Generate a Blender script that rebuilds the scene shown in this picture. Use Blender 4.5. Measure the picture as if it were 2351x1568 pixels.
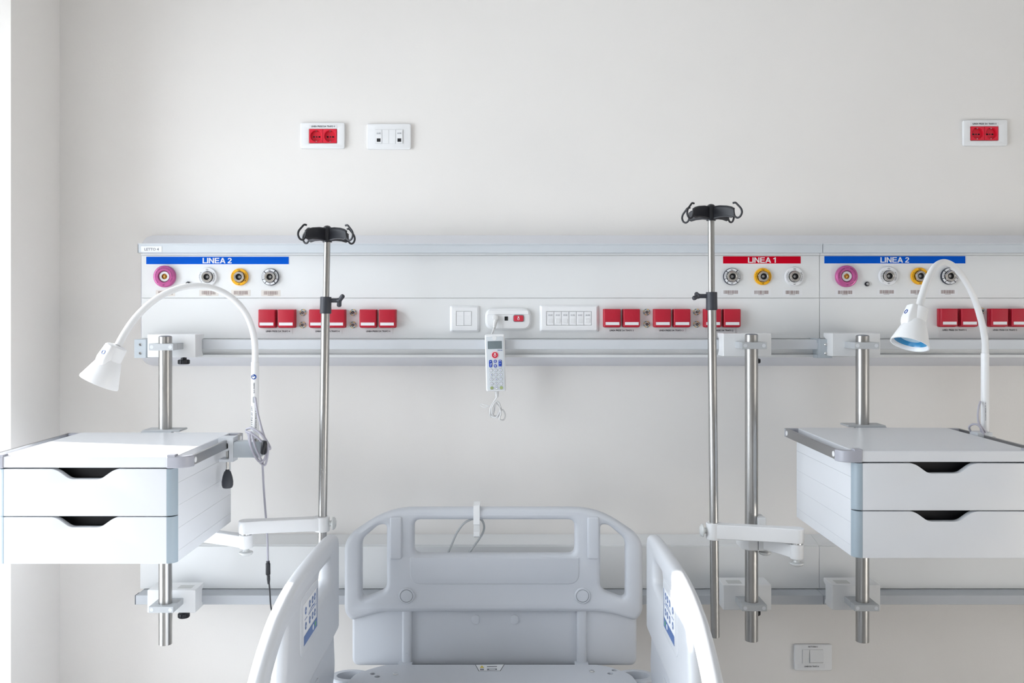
import bpy, bmesh, math, random
from math import radians, sin, cos, pi, sqrt
from mathutils import Vector, Matrix

random.seed(7)
for o in list(bpy.data.objects):
    bpy.data.objects.remove(o, do_unlink=True)
SC = bpy.context.scene
COL = SC.collection

# ------------------------------------------------------------------ camera
F, CX, CY, H = 2060.0, 1170.0, 715.0, 1.55      # focal length / principal point in photo pixels, eye height
cam_d = bpy.data.cameras.new('camera')
cam = bpy.data.objects.new('camera', cam_d)
COL.objects.link(cam)
cam.location = (0, 0, H)
cam.rotation_euler = (radians(90), 0, 0)
cam_d.sensor_width = 36.0
cam_d.lens = F / 2351.0 * 36.0
cam_d.shift_x = (1175.5 - CX) / 2351.0
cam_d.shift_y = -(784.0 - CY) / 2351.0
cam_d.clip_start = 0.02
SC.camera = cam

# ------------------------------------------------------------------ world, sun, big lights, exposure
W = bpy.data.worlds.new('sky'); SC.world = W
W.use_nodes = True
bg = W.node_tree.nodes['Background']
bg.inputs[0].default_value = (0.80, 0.90, 1.0, 1)
bg.inputs[1].default_value = 1.6
vs = SC.view_settings
vs.view_transform = 'Standard'; vs.look = 'None'; vs.gamma = 1.0; vs.exposure = -0.70; vs.use_curve_mapping = False

sun_d = bpy.data.lights.new('sun_offscreen', 'SUN'); sun_d.energy = 28.0; sun_d.angle = radians(0.6); sun_d.color = (1.0, 0.97, 0.92)
sun = bpy.data.objects.new('sun_offscreen', sun_d); COL.objects.link(sun)
sun.rotation_euler = Vector((1.0, -0.2, -0.285)).to_track_quat('-Z', 'Y').to_euler()
sun.location = (-4, 3, 4)

def area(name, loc, direction, sx, sy, power, color):
    d = bpy.data.lights.new(name, 'AREA'); d.shape = 'RECTANGLE'; d.size = sx; d.size_y = sy
    d.energy = power; d.color = color
    o = bpy.data.objects.new(name, d); COL.objects.link(o); o.location = loc
    o.rotation_euler = Vector(direction).to_track_quat('-Z', 'Y').to_euler()
    return o
# sky light at the tall window in the left wall (its lit reveal is the strip at the photograph's edge)
area('window_left_offscreen', (-1.85, 1.60, 1.37), (1, 0, 0), 2.1, 2.5, 150, (0.88, 0.94, 1.0))

# ------------------------------------------------------------------ pixel helpers (all things get their own real distance D)
def X(px, D): return (px - CX) / F * D
def Z(py, D): return H - (py - CY) / F * D
def P(px, py, D): return Vector((X(px, D), D, Z(py, D)))

# ------------------------------------------------------------------ materials
MATS = {}
def mat(name, col, rough=0.5, metal=0.0, var=0.03, scale=30, bump=0.0, bscale=200, stretch=None, coat=0.0, emit=None, estr=0.0, spec=0.5):
    m = bpy.data.materials.new(name); m.use_nodes = True
    nt = m.node_tree; b = nt.nodes['Principled BSDF']
    b.inputs['Roughness'].default_value = rough; b.inputs['Metallic'].default_value = metal
    b.inputs['Specular IOR Level'].default_value = spec
    b.inputs['Coat Weight'].default_value = coat
    tc = nt.nodes.new('ShaderNodeTexCoord')
    mp = nt.nodes.new('ShaderNodeMapping')
    if stretch: mp.inputs['Scale'].default_value = stretch
    nt.links.new(tc.outputs['Object'], mp.inputs['Vector'])
    nz = nt.nodes.new('ShaderNodeTexNoise'); nz.inputs['Scale'].default_value = scale; nz.inputs['Detail'].default_value = 3
    nt.links.new(mp.outputs['Vector'], nz.inputs['Vector'])
    mr = nt.nodes.new('ShaderNodeMapRange'); mr.inputs['To Min'].default_value = 1 - var; mr.inputs['To Max'].default_value = 1 + var
    nt.links.new(nz.outputs['Fac'], mr.inputs['Value'])
    mx = nt.nodes.new('ShaderNodeVectorMath'); mx.operation = 'SCALE'; mx.inputs[0].default_value = col
    nt.links.new(mr.outputs['Result'], mx.inputs['Scale'])
    nt.links.new(mx.outputs['Vector'], b.inputs['Base Color'])
    if bump:
        n2 = nt.nodes.new('ShaderNodeTexNoise'); n2.inputs['Scale'].default_value = bscale; n2.inputs['Detail'].default_value = 4
        nt.links.new(mp.outputs['Vector'], n2.inputs['Vector'])
        bp = nt.nodes.new('ShaderNodeBump'); bp.inputs['Strength'].default_value = bump; bp.inputs['Distance'].default_value = 0.002
        nt.links.new(n2.outputs['Fac'], bp.inputs['Height']); nt.links.new(bp.outputs['Normal'], b.inputs['Normal'])
    if emit:
        b.inputs['Emission Color'].default_value = (*emit, 1); b.inputs['Emission Strength'].default_value = estr
    MATS[name] = m
    return m
mat('plaster', (0.850, 0.828, 0.805), 0.65, var=0.018, scale=3.5, bump=0.10, bscale=160)
mat('ceiling_white', (0.82, 0.82, 0.81), 0.8, var=0.01)
mat('vinyl_floor', (0.45, 0.45, 0.45), 0.35, var=0.05, scale=40)
mat('panel_white', (0.800, 0.812, 0.818), 0.38, var=0.006, scale=2)
mat('lacquer_white', (0.745, 0.765, 0.800), 0.35, var=0.006, scale=2)
mat('plastic_white', (0.810, 0.820, 0.830), 0.30, var=0.006)
mat('bright_plastic', (0.860, 0.870, 0.885), 0.30, var=0.006)
mat('duct_lavender', (0.760, 0.770, 0.815), 0.45, var=0.01, scale=2)
mat('band_grey', (0.610, 0.650, 0.690), 0.40, var=0.01, scale=2)
mat('rail_grey', (0.640, 0.665, 0.700), 0.42, var=0.01, scale=4)
mat('lip_white', (0.80, 0.81, 0.82), 0.35, var=0.005)
mat('channel_grey', (0.60, 0.61, 0.60), 0.5, var=0.01)
mat('cap_grey', (0.485, 0.530, 0.570), 0.40, var=0.015, scale=8)
mat('clamp_grey', (0.480, 0.500, 0.520), 0.40, var=0.015, scale=8)
mat('duct_rail', (0.500, 0.525, 0.560), 0.42, var=0.01, scale=4)
mat('dark_gap', (0.16, 0.17, 0.19), 0.7)
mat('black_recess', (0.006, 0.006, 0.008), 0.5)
mat('black_plastic', (0.016, 0.017, 0.022), 0.38, var=0.08, scale=60)
mat('dark_plastic', (0.040, 0.043, 0.055), 0.45, var=0.08, scale=200, bump=0.15, bscale=900)
mat('steel', (0.43, 0.425, 0.415), 0.30, 1.0, var=0.015, scale=60, stretch=(1, 1, 0.02))
mat('polished_steel', (0.66, 0.66, 0.66), 0.16, 1.0, var=0.03)
mat('rail_steel', (0.42, 0.42, 0.43), 0.33, 1.0, var=0.05, scale=60, stretch=(1, 0.05, 1))
mat('nickel', (0.62, 0.60, 0.57), 0.22, 1.0, var=0.04)
mat('brass', (0.72, 0.42, 0.12), 0.25, 1.0, var=0.05)
mat('zinc_white', (0.70, 0.72, 0.72), 0.32, 0.0, var=0.02)
mat('pink_anodised', (0.560, 0.115, 0.330), 0.28, 0.25, var=0.03)
mat('signal_yellow', (0.920, 0.455, 0.004), 0.35, var=0.02)
mat('ring_dark', (0.030, 0.036, 0.055), 0.35, var=0.03)
mat('sign_blue', (0.000, 0.100, 0.600), 0.5, var=0.04, scale=12, spec=0.08)
mat('sign_red', (0.620, 0.000, 0.018), 0.5, var=0.04, scale=12, spec=0.08)
mat('socket_red', (0.480, 0.008, 0.030), 0.42, var=0.10, scale=500, bump=0.15, bscale=700)
mat('bright_red', (0.740, 0.014, 0.042), 0.35, var=0.03)
mat('call_red', (0.640, 0.035, 0.065), 0.35, var=0.02)
mat('paper_white', (0.82, 0.83, 0.85), 0.55, var=0.01)
mat('sticker_cream', (0.74, 0.70, 0.66), 0.5, var=0.02)
mat('bar_ink', (0.300, 0.225, 0.215), 0.6, var=0.1)
mat('ink', (0.020, 0.022, 0.035), 0.6)
mat('print_grey', (0.22, 0.23, 0.26), 0.6)
mat('earth_green', (0.020, 0.110, 0.090), 0.4)
mat('earth_yellow', (0.800, 0.480, 0.020), 0.4)
mat('bed_grey', (0.620, 0.645, 0.690), 0.38, var=0.012, scale=6)
mat('rail_bed', (0.660, 0.680, 0.715), 0.36, var=0.01, scale=6)
mat('deck_grey', (0.620, 0.640, 0.680), 0.36, var=0.015, scale=10)
mat('trim_bluegrey', (0.330, 0.400, 0.455), 0.40, var=0.015)
mat('corner_violet', (0.400, 0.405, 0.455), 0.33, var=0.01)
mat('cable_lilac', (0.470, 0.460, 0.530), 0.42, var=0.03)
mat('cable_grey', (0.440, 0.460, 0.470), 0.42, var=0.03)
mat('cable_white', (0.76, 0.76, 0.76), 0.40, var=0.02)
mat('knob_clear', (0.680, 0.700, 0.700), 0.20, var=0.02, coat=0.4)
mat('lens_blue', (0.020, 0.270, 0.560), 0.2, var=0.03, coat=0.6)
mat('lens_pale', (0.340, 0.560, 0.720), 0.15, var=0.05, coat=0.6)
mat('ink_blue', (0.010, 0.070, 0.330), 0.45)
mat('button_blue', (0.012, 0.060, 0.420), 0.4)
mat('panel_blue', (0.070, 0.155, 0.400), 0.35, var=0.01)
mat('lcd', (0.185, 0.225, 0.245), 0.12, var=0.04)
mat('key_green', (0.480, 0.600, 0.170), 0.4)
mat('power_green', (0.120, 0.420, 0.150), 0.4)
mat('warning_yellow', (0.700, 0.540, 0.060), 0.5)
mat('handset_face', (0.670, 0.710, 0.745), 0.35, var=0.01)
mat('frame_white', (0.78, 0.78, 0.78), 0.4)
mat('rubber', (0.05, 0.05, 0.055), 0.7)
gm = bpy.data.materials.new('pane_glass'); gm.use_nodes = True
nt = gm.node_tree; nt.nodes.clear()
go = nt.nodes.new('ShaderNodeOutputMaterial'); gx = nt.nodes.new('ShaderNodeMixShader')
gt = nt.nodes.new('ShaderNodeBsdfTransparent'); gg = nt.nodes.new('ShaderNodeBsdfGlossy'); gg.inputs['Roughness'].default_value = 0.02
gf = nt.nodes.new('ShaderNodeFresnel'); gf.inputs['IOR'].default_value = 1.3
nt.links.new(gf.outputs[0], gx.inputs[0]); nt.links.new(gt.outputs[0], gx.inputs[1]); nt.links.new(gg.outputs[0], gx.inputs[2]); nt.links.new(gx.outputs[0], go.inputs[0])
MATS['pane_glass'] = gm

# ------------------------------------------------------------------ object helpers
ORIGIN = {}
def thing(name, label, cat, loc, group=None):
    o = bpy.data.objects.new(name, None); COL.objects.link(o)
    o.empty_display_size = 0.05
    o.location = loc
    ORIGIN[o.name] = Vector(loc)
    o['label'] = label; o['category'] = cat
    if group: o['group'] = group
    return o
def tag(o, label, cat, group=None):
    o['label'] = label; o['category'] = cat
    if group: o['group'] = group
    return o
def link_mesh(name, verts, faces, material, parent=None, smooth=None, bevel=0.0, seg=2, label=None, mats=None, fmats=None):
    org = Vector((0, 0, 0))
    if parent is not None: org = ORIGIN[parent.name]
    elif verts:
        xs = [v[0] for v in verts]; ys = [v[1] for v in verts]; zs = [v[2] for v in verts]
        org = Vector(((min(xs) + max(xs)) / 2, (min(ys) + max(ys)) / 2, min(zs)))
    me = bpy.data.meshes.new(name)
    me.from_pydata([tuple(Vector(v) - org) for v in verts], [], faces)
    if mats:
        for q in mats: me.materials.append(MATS[q])
        for p, k in zip(me.polygons, fmats): p.material_index = k
    else:
        me.materials.append(MATS[material])
    bm = bmesh.new(); bm.from_mesh(me); bmesh.ops.recalc_face_normals(bm, faces=bm.faces); bm.to_mesh(me); bm.free()
    if smooth is not None or bevel:
        me.polygons.foreach_set('use_smooth', [True] * len(me.polygons))
        if smooth is not None: me.set_sharp_from_angle(angle=radians(smooth))
    o = bpy.data.objects.new(name, me); COL.objects.link(o)
    if parent is not None:
        o.parent = parent
    else:
        o.location = org
    ORIGIN[o.name] = org
    if bevel:
        md = o.modifiers.new('bevel', 'BEVEL'); md.width = bevel; md.segments = seg; md.limit_method = 'ANGLE'; md.angle_limit = radians(40); md.harden_normals = True
    if label: o['label'] = label
    return o

def frame_of(axis):
    a = Vector(axis).normalized()
    u = a.orthogonal().normalized(); w = a.cross(u).normalized()
    return a, u, w

class MB:
    def __init__(s): s.v = []; s.f = []; s.m = []; s.cur = 0
    def add(s, vs, fs):
        k = len(s.v); s.v += [Vector(v) for v in vs]; s.f += [tuple(i + k for i in f) for f in fs]; s.m += [s.cur] * len(fs); return s
    def box(s, x0, x1, y0, y1, z0, z1):
        return s.add([(x0, y0, z0), (x1, y0, z0), (x1, y1, z0), (x0, y1, z0), (x0, y0, z1), (x1, y0, z1), (x1, y1, z1), (x0, y1, z1)],
                     [(0, 3, 2, 1), (4, 5, 6, 7), (0, 1, 5, 4), (1, 2, 6, 5), (2, 3, 7, 6), (3, 0, 4, 7)])
    def pbox(s, px0, px1, py0, py1, D0, D1, Dr=None):
        Dr = Dr or D0
        return s.box(X(px0, Dr), X(px1, Dr), D0, D1, Z(py1, Dr), Z(py0, Dr))
    def lathe(s, prof, o, axis, n=24, caps=True):
        a, u, w = frame_of(axis); o = Vector(o); vs = []; fs = []
        for (h, r) in prof:
            for i in range(n):
                t = 2 * pi * i / n; vs.append(o + a * h + (u * cos(t) + w * sin(t)) * r)
        for j in range(len(prof) - 1):
            for i in range(n):
                i2 = (i + 1) % n; fs.append((j * n + i, j * n + i2, (j + 1) * n + i2, (j + 1) * n + i))
        if caps:
            fs.append(tuple(range(n))); fs.append(tuple((len(prof) - 1) * n + i for i in range(n)))
        return s.add(vs, fs)
    def cyl(s, p0, p1, r, n=24, r1=None):
        p0 = Vector(p0); p1 = Vector(p1); d = p1 - p0
        return s.lathe([(0, r), (d.length, r if r1 is None else r1)], p0, d, n)
    def tube(s, path, r, n=10, caps=True):
        path = [Vector(p) for p in path]; m = len(path); rr = r if isinstance(r, (list, tuple)) else [r] * m
        vs = []; fs = []; t0 = (path[1] - path[0]).normalized(); u = t0.orthogonal().normalized()
        for i in range(m):
            t = (path[min(i + 1, m - 1)] - path[max(i - 1, 0)]).normalized()
            u = (u - t * u.dot(t)).normalized(); w = t.cross(u)
            for k in range(n):
                a = 2 * pi * k / n; vs.append(path[i] + (u * cos(a) + w * sin(a)) * rr[i])
        for i in range(m - 1):
            for k in range(n):
                k2 = (k + 1) % n; fs.append((i * n + k, i * n + k2, (i + 1) * n + k2, (i + 1) * n + k))
        if caps: fs.append(tuple(range(n))); fs.append(tuple((m - 1) * n + k for k in range(n)))
        return s.add(vs, fs)
    def prism(s, pts, ext):
        """closed polygon of 3-D points swept by vector ext"""
        n = len(pts); ext = Vector(ext); vs = [Vector(p) for p in pts] + [Vector(p) + ext for p in pts]
        fs = [tuple(range(n)), tuple(range(2 * n - 1, n - 1, -1))] + [(i, (i + 1) % n, n + (i + 1) % n, n + i) for i in range(n)]
        return s.add(vs, fs)
    def loft(s, loops, caps=True):
        n = len(loops[0]); vs = [p for l in loops for p in l]; fs = []
        for j in range(len(loops) - 1):
            for i in range(n):
                i2 = (i + 1) % n; fs.append((j * n + i, j * n + i2, (j + 1) * n + i2, (j + 1) * n + i))
        if caps: fs.append(tuple(range(n))); fs.append(tuple((len(loops) - 1) * n + i for i in range(n)))
        return s.add(vs, fs)
    def arc(s, c, r0, r1, a0, a1, y0, y1, n=8):
        """ring sector in the x/z plane between depths y0 (front) and y1"""
        c = Vector(c)
        for i in range(n):
            t0 = radians(a0 + (a1 - a0) * i / n); t1 = radians(a0 + (a1 - a0) * (i + 1) / n)
            q = [(c.x + r * cos(t), c.z + r * sin(t)) for r, t in ((r0, t0), (r1, t0), (r1, t1), (r0, t1))]
            s.prism([(a, y0, b) for a, b in q], (0, y1 - y0, 0))
        return s
    def build(s, name, material, parent=None, **k):
        mats = k.pop('mats', None)
        return link_mesh(name, s.v, s.f, material, parent, mats=mats, fmats=s.m if mats else None, **k)

def spline(pts, n=8):
    pts = [Vector(p) for p in pts]; out = []
    e = [pts[0] * 2 - pts[1]] + pts + [pts[-1] * 2 - pts[-2]]
    for i in range(1, len(e) - 2):
        for k in range(n):
            t = k / n; a, b, c, d = e[i - 1], e[i], e[i + 1], e[i + 2]
            out.append(0.5 * ((2 * b) + (c - a) * t + (2 * a - 5 * b + 4 * c - d) * t * t + (3 * b - a - 3 * c + d) * t ** 3))
    out.append(pts[-1]); return out

def round_poly(pts, r, n=6):
    out = []; m = len(pts); rs = r if isinstance(r, (list, tuple)) else [r] * m
    for i in range(m):
        p = Vector(pts[i]); a = Vector(pts[i - 1]) - p; b = Vector(pts[(i + 1) % m]) - p
        q = min(rs[i], a.length * 0.48, b.length * 0.48)
        if q < 1e-6: out.append(tuple(p)); continue
        p0 = p + a.normalized() * q; p1 = p + b.normalized() * q
        for k in range(n + 1):
            t = k / n; out.append(tuple(p0 * (1 - t) ** 2 + p * 2 * t * (1 - t) + p1 * t * t))
    return out
def rrect(x0, x1, z0, z1, r, n=6): return round_poly([(x0, z0), (x1, z0), (x1, z1), (x0, z1)], r, n)

_tmp = bpy.data.collections.new('tmp'); COL.children.link(_tmp)
def eval_curves(items):
    """items: list of curve datablocks -> list of (verts, faces) in the curve's own plane"""
    obs = []
    for cu in items:
        o = bpy.data.objects.new('t', cu); _tmp.objects.link(o); obs.append(o)
    dg = bpy.context.evaluated_depsgraph_get(); res = []
    for o in obs:
        ev = o.evaluated_get(dg); me = ev.to_mesh()
        res.append(([v.co.copy() for v in me.vertices], [tuple(p.vertices) for p in me.polygons])); ev.to_mesh_clear()
    for o in obs: bpy.data.objects.remove(o, do_unlink=True)
    for cu in items: bpy.data.curves.remove(cu)
    return res

def plate_curve(loops, depth, bevel, bres=2):
    cu = bpy.data.curves.new('c', 'CURVE'); cu.dimensions = '2D'; cu.fill_mode = 'BOTH'
    cu.extrude = max(depth / 2 - bevel, 1e-5); cu.bevel_depth = bevel; cu.bevel_resolution = bres; cu.offset = -bevel
    for l in loops:
        sp = cu.splines.new('POLY'); sp.points.add(len(l) - 1); sp.use_cyclic_u = True
        for q, p in zip(sp.points, l): q.co = (p[0], p[1], 0, 1)
    return cu
def plate(name, loops, depth, bevel, material, parent, y=None, x=None, smooth=40, **k):
    """solid plate; y: centre depth (u->x, v->z) ; x: centre x (u->y, v->z)"""
    vs, fs = eval_curves([plate_curve(loops, depth, bevel)])[0]
    if y is not None: vs = [Vector((v.x, y - v.z, v.y)) for v in vs]
    else: vs = [Vector((x + v.z, v.x, v.y)) for v in vs]
    # weld
    o = link_mesh(name, vs, fs, material, parent, **k)
    me = o.data; bm = bmesh.new(); bm.from_mesh(me); bmesh.ops.remove_doubles(bm, verts=bm.verts, dist=1e-5)
    bmesh.ops.recalc_face_normals(bm, faces=bm.faces); bm.to_mesh(me); bm.free()
    me.polygons.foreach_set('use_smooth', [True] * len(me.polygons)); me.set_sharp_from_angle(angle=radians(smooth))
    return o

# --- lettering: every string is turned into flat print once
STRINGS = ['LINEA 1', 'LINEA 2', 'LETTO 4', 'LINEA PRESE DA TRAFO 3', 'LINEA PRESE DA TRAFO 4', 'LINEA PRESE DA TRAFO 5', 'NOTTURNA 3', 'LINEA DA TRAFO 4',
           'AC-033', 'AC-034', 'AC-035', 'AC-036', 'AC-037', 'AC-038', 'AC-039', 'AC-040', 'Q.C. PASSED', 'bed-com', 'A S 0 8 IP20 LED 230V', '0123456 MADE IN EU', '+', 'P', '-', 'md']
CHARS = sorted(set('EVACUAZIONE GAS ANESTETICI SORGA TIPO1 OSSIGENO OXYGEN O2 Vac VUOTO VACUUM Air ARIA MEDICAL md 15kPa 0123456789') - {' '})
def font_curve(s, bold):
    cu = bpy.data.curves.new('f', 'FONT'); cu.body = s; cu.size = 1.0; cu.resolution_u = 2; cu.offset = bold; cu.align_x = 'LEFT'; return cu
_all = eval_curves([font_curve(s, 0.045 if s.startswith('LINEA ') and len(s) == 7 else 0.022) for s in STRINGS] + [font_curve(c, 0.012) for c in CHARS])
TEXT = {}
for s_, (v_, f_) in zip(STRINGS, _all): TEXT[s_] = (v_, f_)
GLYPH = {}
for c_, (v_, f_) in zip(CHARS, _all[len(STRINGS):]): GLYPH[c_] = (v_, f_)

def text_into(mb, s, centre, width=None, height=None, right=(1, 0, 0), up=(0, 0, 1)):
    v, f = TEXT[s] if s in TEXT else GLYPH[s]
    x0 = min(p.x for p in v); x1 = max(p.x for p in v); y0 = min(p.y for p in v); y1 = max(p.y for p in v)
    kx = width / (x1 - x0) if width else height / (y1 - y0)
    ky = height / (y1 - y0) if height else kx
    c = Vector(centre); r = Vector(right); u = Vector(up)
    mb.add([c + r * ((p.x - (x0 + x1) / 2) * kx) + u * ((p.y - (y0 + y1) / 2) * ky) for p in v], f)
BOLD = {  # heavy sans capitals, unit height: list of convex polygons + advance
    'L': ([[(0, 0), (.20, 0), (.20, 1), (0, 1)], [(.20, 0), (.66, 0), (.66, .17), (.20, .17)]], .70),
    'I': ([[(0, 0), (.20, 0), (.20, 1), (0, 1)]], .30),
    'N': ([[(0, 0), (.19, 0), (.19, 1), (0, 1)], [(.61, 0), (.80, 0), (.80, 1), (.61, 1)], [(.19, 1), (.0, 1), (.61, 0), (.80, 0)]], .91),
    'E': ([[(0, 0), (.20, 0), (.20, 1), (0, 1)], [(.20, 0), (.74, 0), (.74, .17), (.20, .17)], [(.20, .43), (.69, .43), (.69, .60), (.20, .60)], [(.20, .83), (.73, .83), (.73, 1), (.20, 1)]], .80),
    'A': ([[(0, 0), (.215, 0), (.56, 1), (.355, 1)], [(.70, 0), (.915, 0), (.56, 1), (.36, 1)], [(.22, .22), (.70, .22), (.64, .39), (.28, .39)]], .93),
    '1': ([[(.24, 0), (.43, 0), (.43, 1), (.27, 1), (.24, .93)], [(.24, .73), (.24, .93), (.02, .80), (.02, .63)]], .56),
    '2': ([[(.02, 0), (.66, 0), (.66, .17), (.02, .17)], [(.02, .0), (.02, .12), (.10, .26), (.30, .17)], [(.10, .26), (.24, .15), (.50, .40), (.34, .48)], [(.34, .48), (.50, .40), (.64, .56), (.45, .62)], [(.45, .62), (.64, .56), (.67, .72), (.47, .72)], [(.47, .72), (.67, .72), (.60, .91), (.43, .82)], [(.43, .82), (.60, .91), (.36, 1.01), (.34, .84)], [(.34, .84), (.36, 1.01), (.14, .94), (.24, .79)], [(.24, .79), (.14, .94), (.03, .72), (.22, .69)]], .74),
    ' ': ([], .30)}
def bold_text(mb, s, centre, width, height):
    tot = sum(BOLD[c][1] for c in s) - 0.06; kx = width / tot; x = centre[0] - width / 2
    for c in s:
        for i, p in enumerate(BOLD[c][0]): mb.prism([(x + a * kx, centre[1] - 0.00006 * i, centre[2] - height / 2 + b * height) for a, b in p], (0, 0.0003, 0))
        x += BOLD[c][1] * kx
def arc_text(mb, s, c, rad, size, mid, y, spread=None):
    """letters on an arc centred at angle mid (deg, 90 = top), reading clockwise"""
    ws = []
    for ch in s:
        if ch == ' ': ws.append(0.35); continue
        v = GLYPH[ch][0]; ws.append(max(p.x for p in v) - min(p.x for p in v) + 0.10)
    tot = sum(ws) * size; k = 1.0
    if spread: k = radians(spread) * rad / tot
    a = radians(mid) + tot * k / rad / 2
    for ch, w in zip(s, ws):
        a2 = a - w * size * k / rad / 2
        if ch != ' ':
            v, f = GLYPH[ch]; x0 = min(p.x for p in v); x1 = max(p.x for p in v)
            rd = Vector((cos(a2), 0, sin(a2))); tg = Vector((sin(a2), 0, -cos(a2)))
            o = Vector((c[0], y, c[2])) + rd * rad
            mb.add([o + tg * ((p.x - (x0 + x1) / 2) * size) + rd * ((p.y - 0.35) * size) for p in v], f)
        a -= w * size * k / rad

def dup(root, loc, label=None, group=None):
    def cp(o, par):
        c = o.copy(); COL.objects.link(c)
        if par is not None: c.parent = par
        ORIGIN[c.name] = ORIGIN[o.name]
        for ch in o.children: cp(ch, c)
        return c
    r = cp(root, None); r.location = loc
    if label: r['label'] = label
    if group: r['group'] = group
    return r
def struct(o): o['kind'] = 'structure'; return o

# ================================================================== ROOM
DW = 2.946
XL, XR, YR, HC = -1.477, 3.3, -2.6, 3.0
struct(MB().box(XL - 0.32, XR + 0.15, DW, DW + 0.15, -0.1, HC + 0.1).build('wall_back', 'plaster'))
struct(MB().box(XR, XR + 0.15, YR - 0.15, DW, -0.1, HC + 0.1).build('wall_right', 'plaster'))
struct(MB().box(XL - 0.32, XR + 0.15, YR - 0.15, YR, -0.1, HC + 0.1).build('wall_rear', 'plaster'))
WY0, WY1, WZ0, WZ1 = 0.55, 2.657, 0.12, 2.62        # window opening in the left wall
wl = MB()
wl.box(XL - 0.30, XL, WY1, DW, -0.1, HC + 0.1)
wl.box(XL - 0.30, XL, YR, WY0, -0.1, HC + 0.1)
wl.box(XL - 0.30, XL, WY0, WY1, -0.1, WZ0)
wl.box(XL - 0.30, XL, WY0, WY1, WZ1, HC + 0.1)
struct(wl.build('wall_left', 'plaster'))
struct(MB().box(XL - 0.32, XR + 0.15, YR - 0.15, DW + 0.15, -0.1, 0.0).build('floor', 'vinyl_floor'))
struct(MB().box(XL - 0.32, XR + 0.15, YR - 0.15, DW + 0.15, HC, HC + 0.1).build('ceiling', 'ceiling_white'))
fx0, fx1 = XL - 0.285, XL - 0.225
wf = MB()
wf.box(fx0, fx1, WY1 - 0.09, WY1, WZ0, WZ1); wf.box(fx0, fx1, WY0, WY0 + 0.07, WZ0, WZ1)
wf.box(fx0, fx1, WY0, WY1, WZ0, WZ0 + 0.08); wf.box(fx0, fx1, WY0, WY1, WZ1 - 0.07, WZ1)
wf.box(fx0, fx1, 1.56, 1.64, WZ0, WZ1)
win = struct(wf.build('window_1', 'frame_white', bevel=0.004))
for y0, y1 in ((WY0 + 0.07, 1.56), (1.64, WY1 - 0.09)):
    MB().box(fx0 + 0.026, fx0 + 0.030, y0, y1, WZ0 + 0.08, WZ1 - 0.07).build('pane', 'pane_glass', win)
for nm, b in (('baseboard_back', (XL, XR, DW - 0.012, DW, 0, 0.09)), ('baseboard_right', (XR - 0.012, XR, YR, DW - 0.012, 0, 0.09))):
    struct(MB().box(*b).build(nm, 'frame_white', bevel=0.003))

# ================================================================== BED HEAD UNIT (upper)
DF = 2.86                                            # front of the white panels
XE = 2.25                                            # unit runs on past the frame
hw = thing('bed_head_unit', 'long white bed head service unit with grey top band and mounting rail', 'bed head unit', (0.45, DW, 1.35))
x0w, z1w, z0w = X(327, DW), Z(541, DW), Z(839.5, DW)
lo = rrect(x0w, XE + 0.03, z0w, z1w, 0.050, 8); li = rrect(X(326, DF), XE, Z(821, DF), Z(566, DF), 0.016, 8)
MB().loft([[(a, DW - 0.001, b) for a, b in lo], [(a, DW - 0.012, b) for a, b in lo], [(a, DF + 0.006, b) for a, b in li]]).build('back_body', 'duct_lavender', hw, smooth=30)
MB().box(X(326, DF), XE, DF + 0.004, DF + 0.03, Z(820, DF), Z(581, DF)).build('inner_body', 'panel_white', hw)
seam = X(1882, DF)
for a, b in ((X(325, DF), seam - 0.0009), (seam + 0.0009, XE)):
    MB().box(a, b, DF, DF + 0.012, Z(683.8, DF), Z(586.5, DF)).build('upper_panel', 'panel_white', hw, bevel=0.0012)
    MB().box(a, b, DF, DF + 0.012, Z(776.9, DF), Z(684.9, DF)).build('lower_panel', 'panel_white', hw, bevel=0.0012)
    MB().box(a, b, DF - 0.004, DF + 0.012, Z(586.2, DF), Z(580, DF)).build('recess_strip', 'panel_white', hw)
Db = 2.822; j = X(1889, Db)
for a, b in ((X(317.5, Db), j - 0.0010), (j + 0.0010, XE)):
    t_ = MB(); t_.prism([(a, Db, Z(580, Db)), (a, Db, Z(562, Db)), (a, Db + 0.010, Z(559.2, Db)), (a, Db + 0.05, Z(559.2, Db)), (a, Db + 0.05, Z(580, Db))], (b - a, 0, 0))
    bd = t_.build('top_band', 'band_grey', hw)
    MB().box(a, b, Db - 0.0012, Db + 0.012, Z(561.8, Db), Z(559.0, Db)).build('top_lip', 'band_grey', bd)
MB().box(X(316.3, Db), X(317.5, Db), Db - 0.0005, Db + 0.05, Z(580.3, Db), Z(559, Db)).build('band_end_cap', 'dark_gap', hw)
DR = 2.80
for pa, pb, xa, xb in ((330, 1884, None, None), (1905, None, None, XE)):
    a = X(pa, DR); b = X(pb, DR) if pb else xb
    MB().box(a, b, DR, DR + 0.024, Z(802, DR), Z(780, DR)).build('equipment_rail', 'rail_grey', hw, bevel=0.0015)
    ch = MB().box(a, b, DF - 0.014, DF + 0.006, Z(820, DF), Z(779, DF)).build('rail_channel', 'panel_white', hw)
    MB().box(a, b, DF - 0.028, DF - 0.013, Z(819.6, DF), Z(813, DF)).build('bottom_lip', 'panel_white', ch, bevel=0.001)
    n_ = 6
    for k in range(n_):
        xx = a + (b - a) * (k + 0.5) / n_; MB().box(xx - 0.02, xx + 0.02, DR + 0.022, DF - 0.01, Z(797, DR), Z(785, DR)).build('rail_spacer', 'panel_white', ch)
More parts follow.
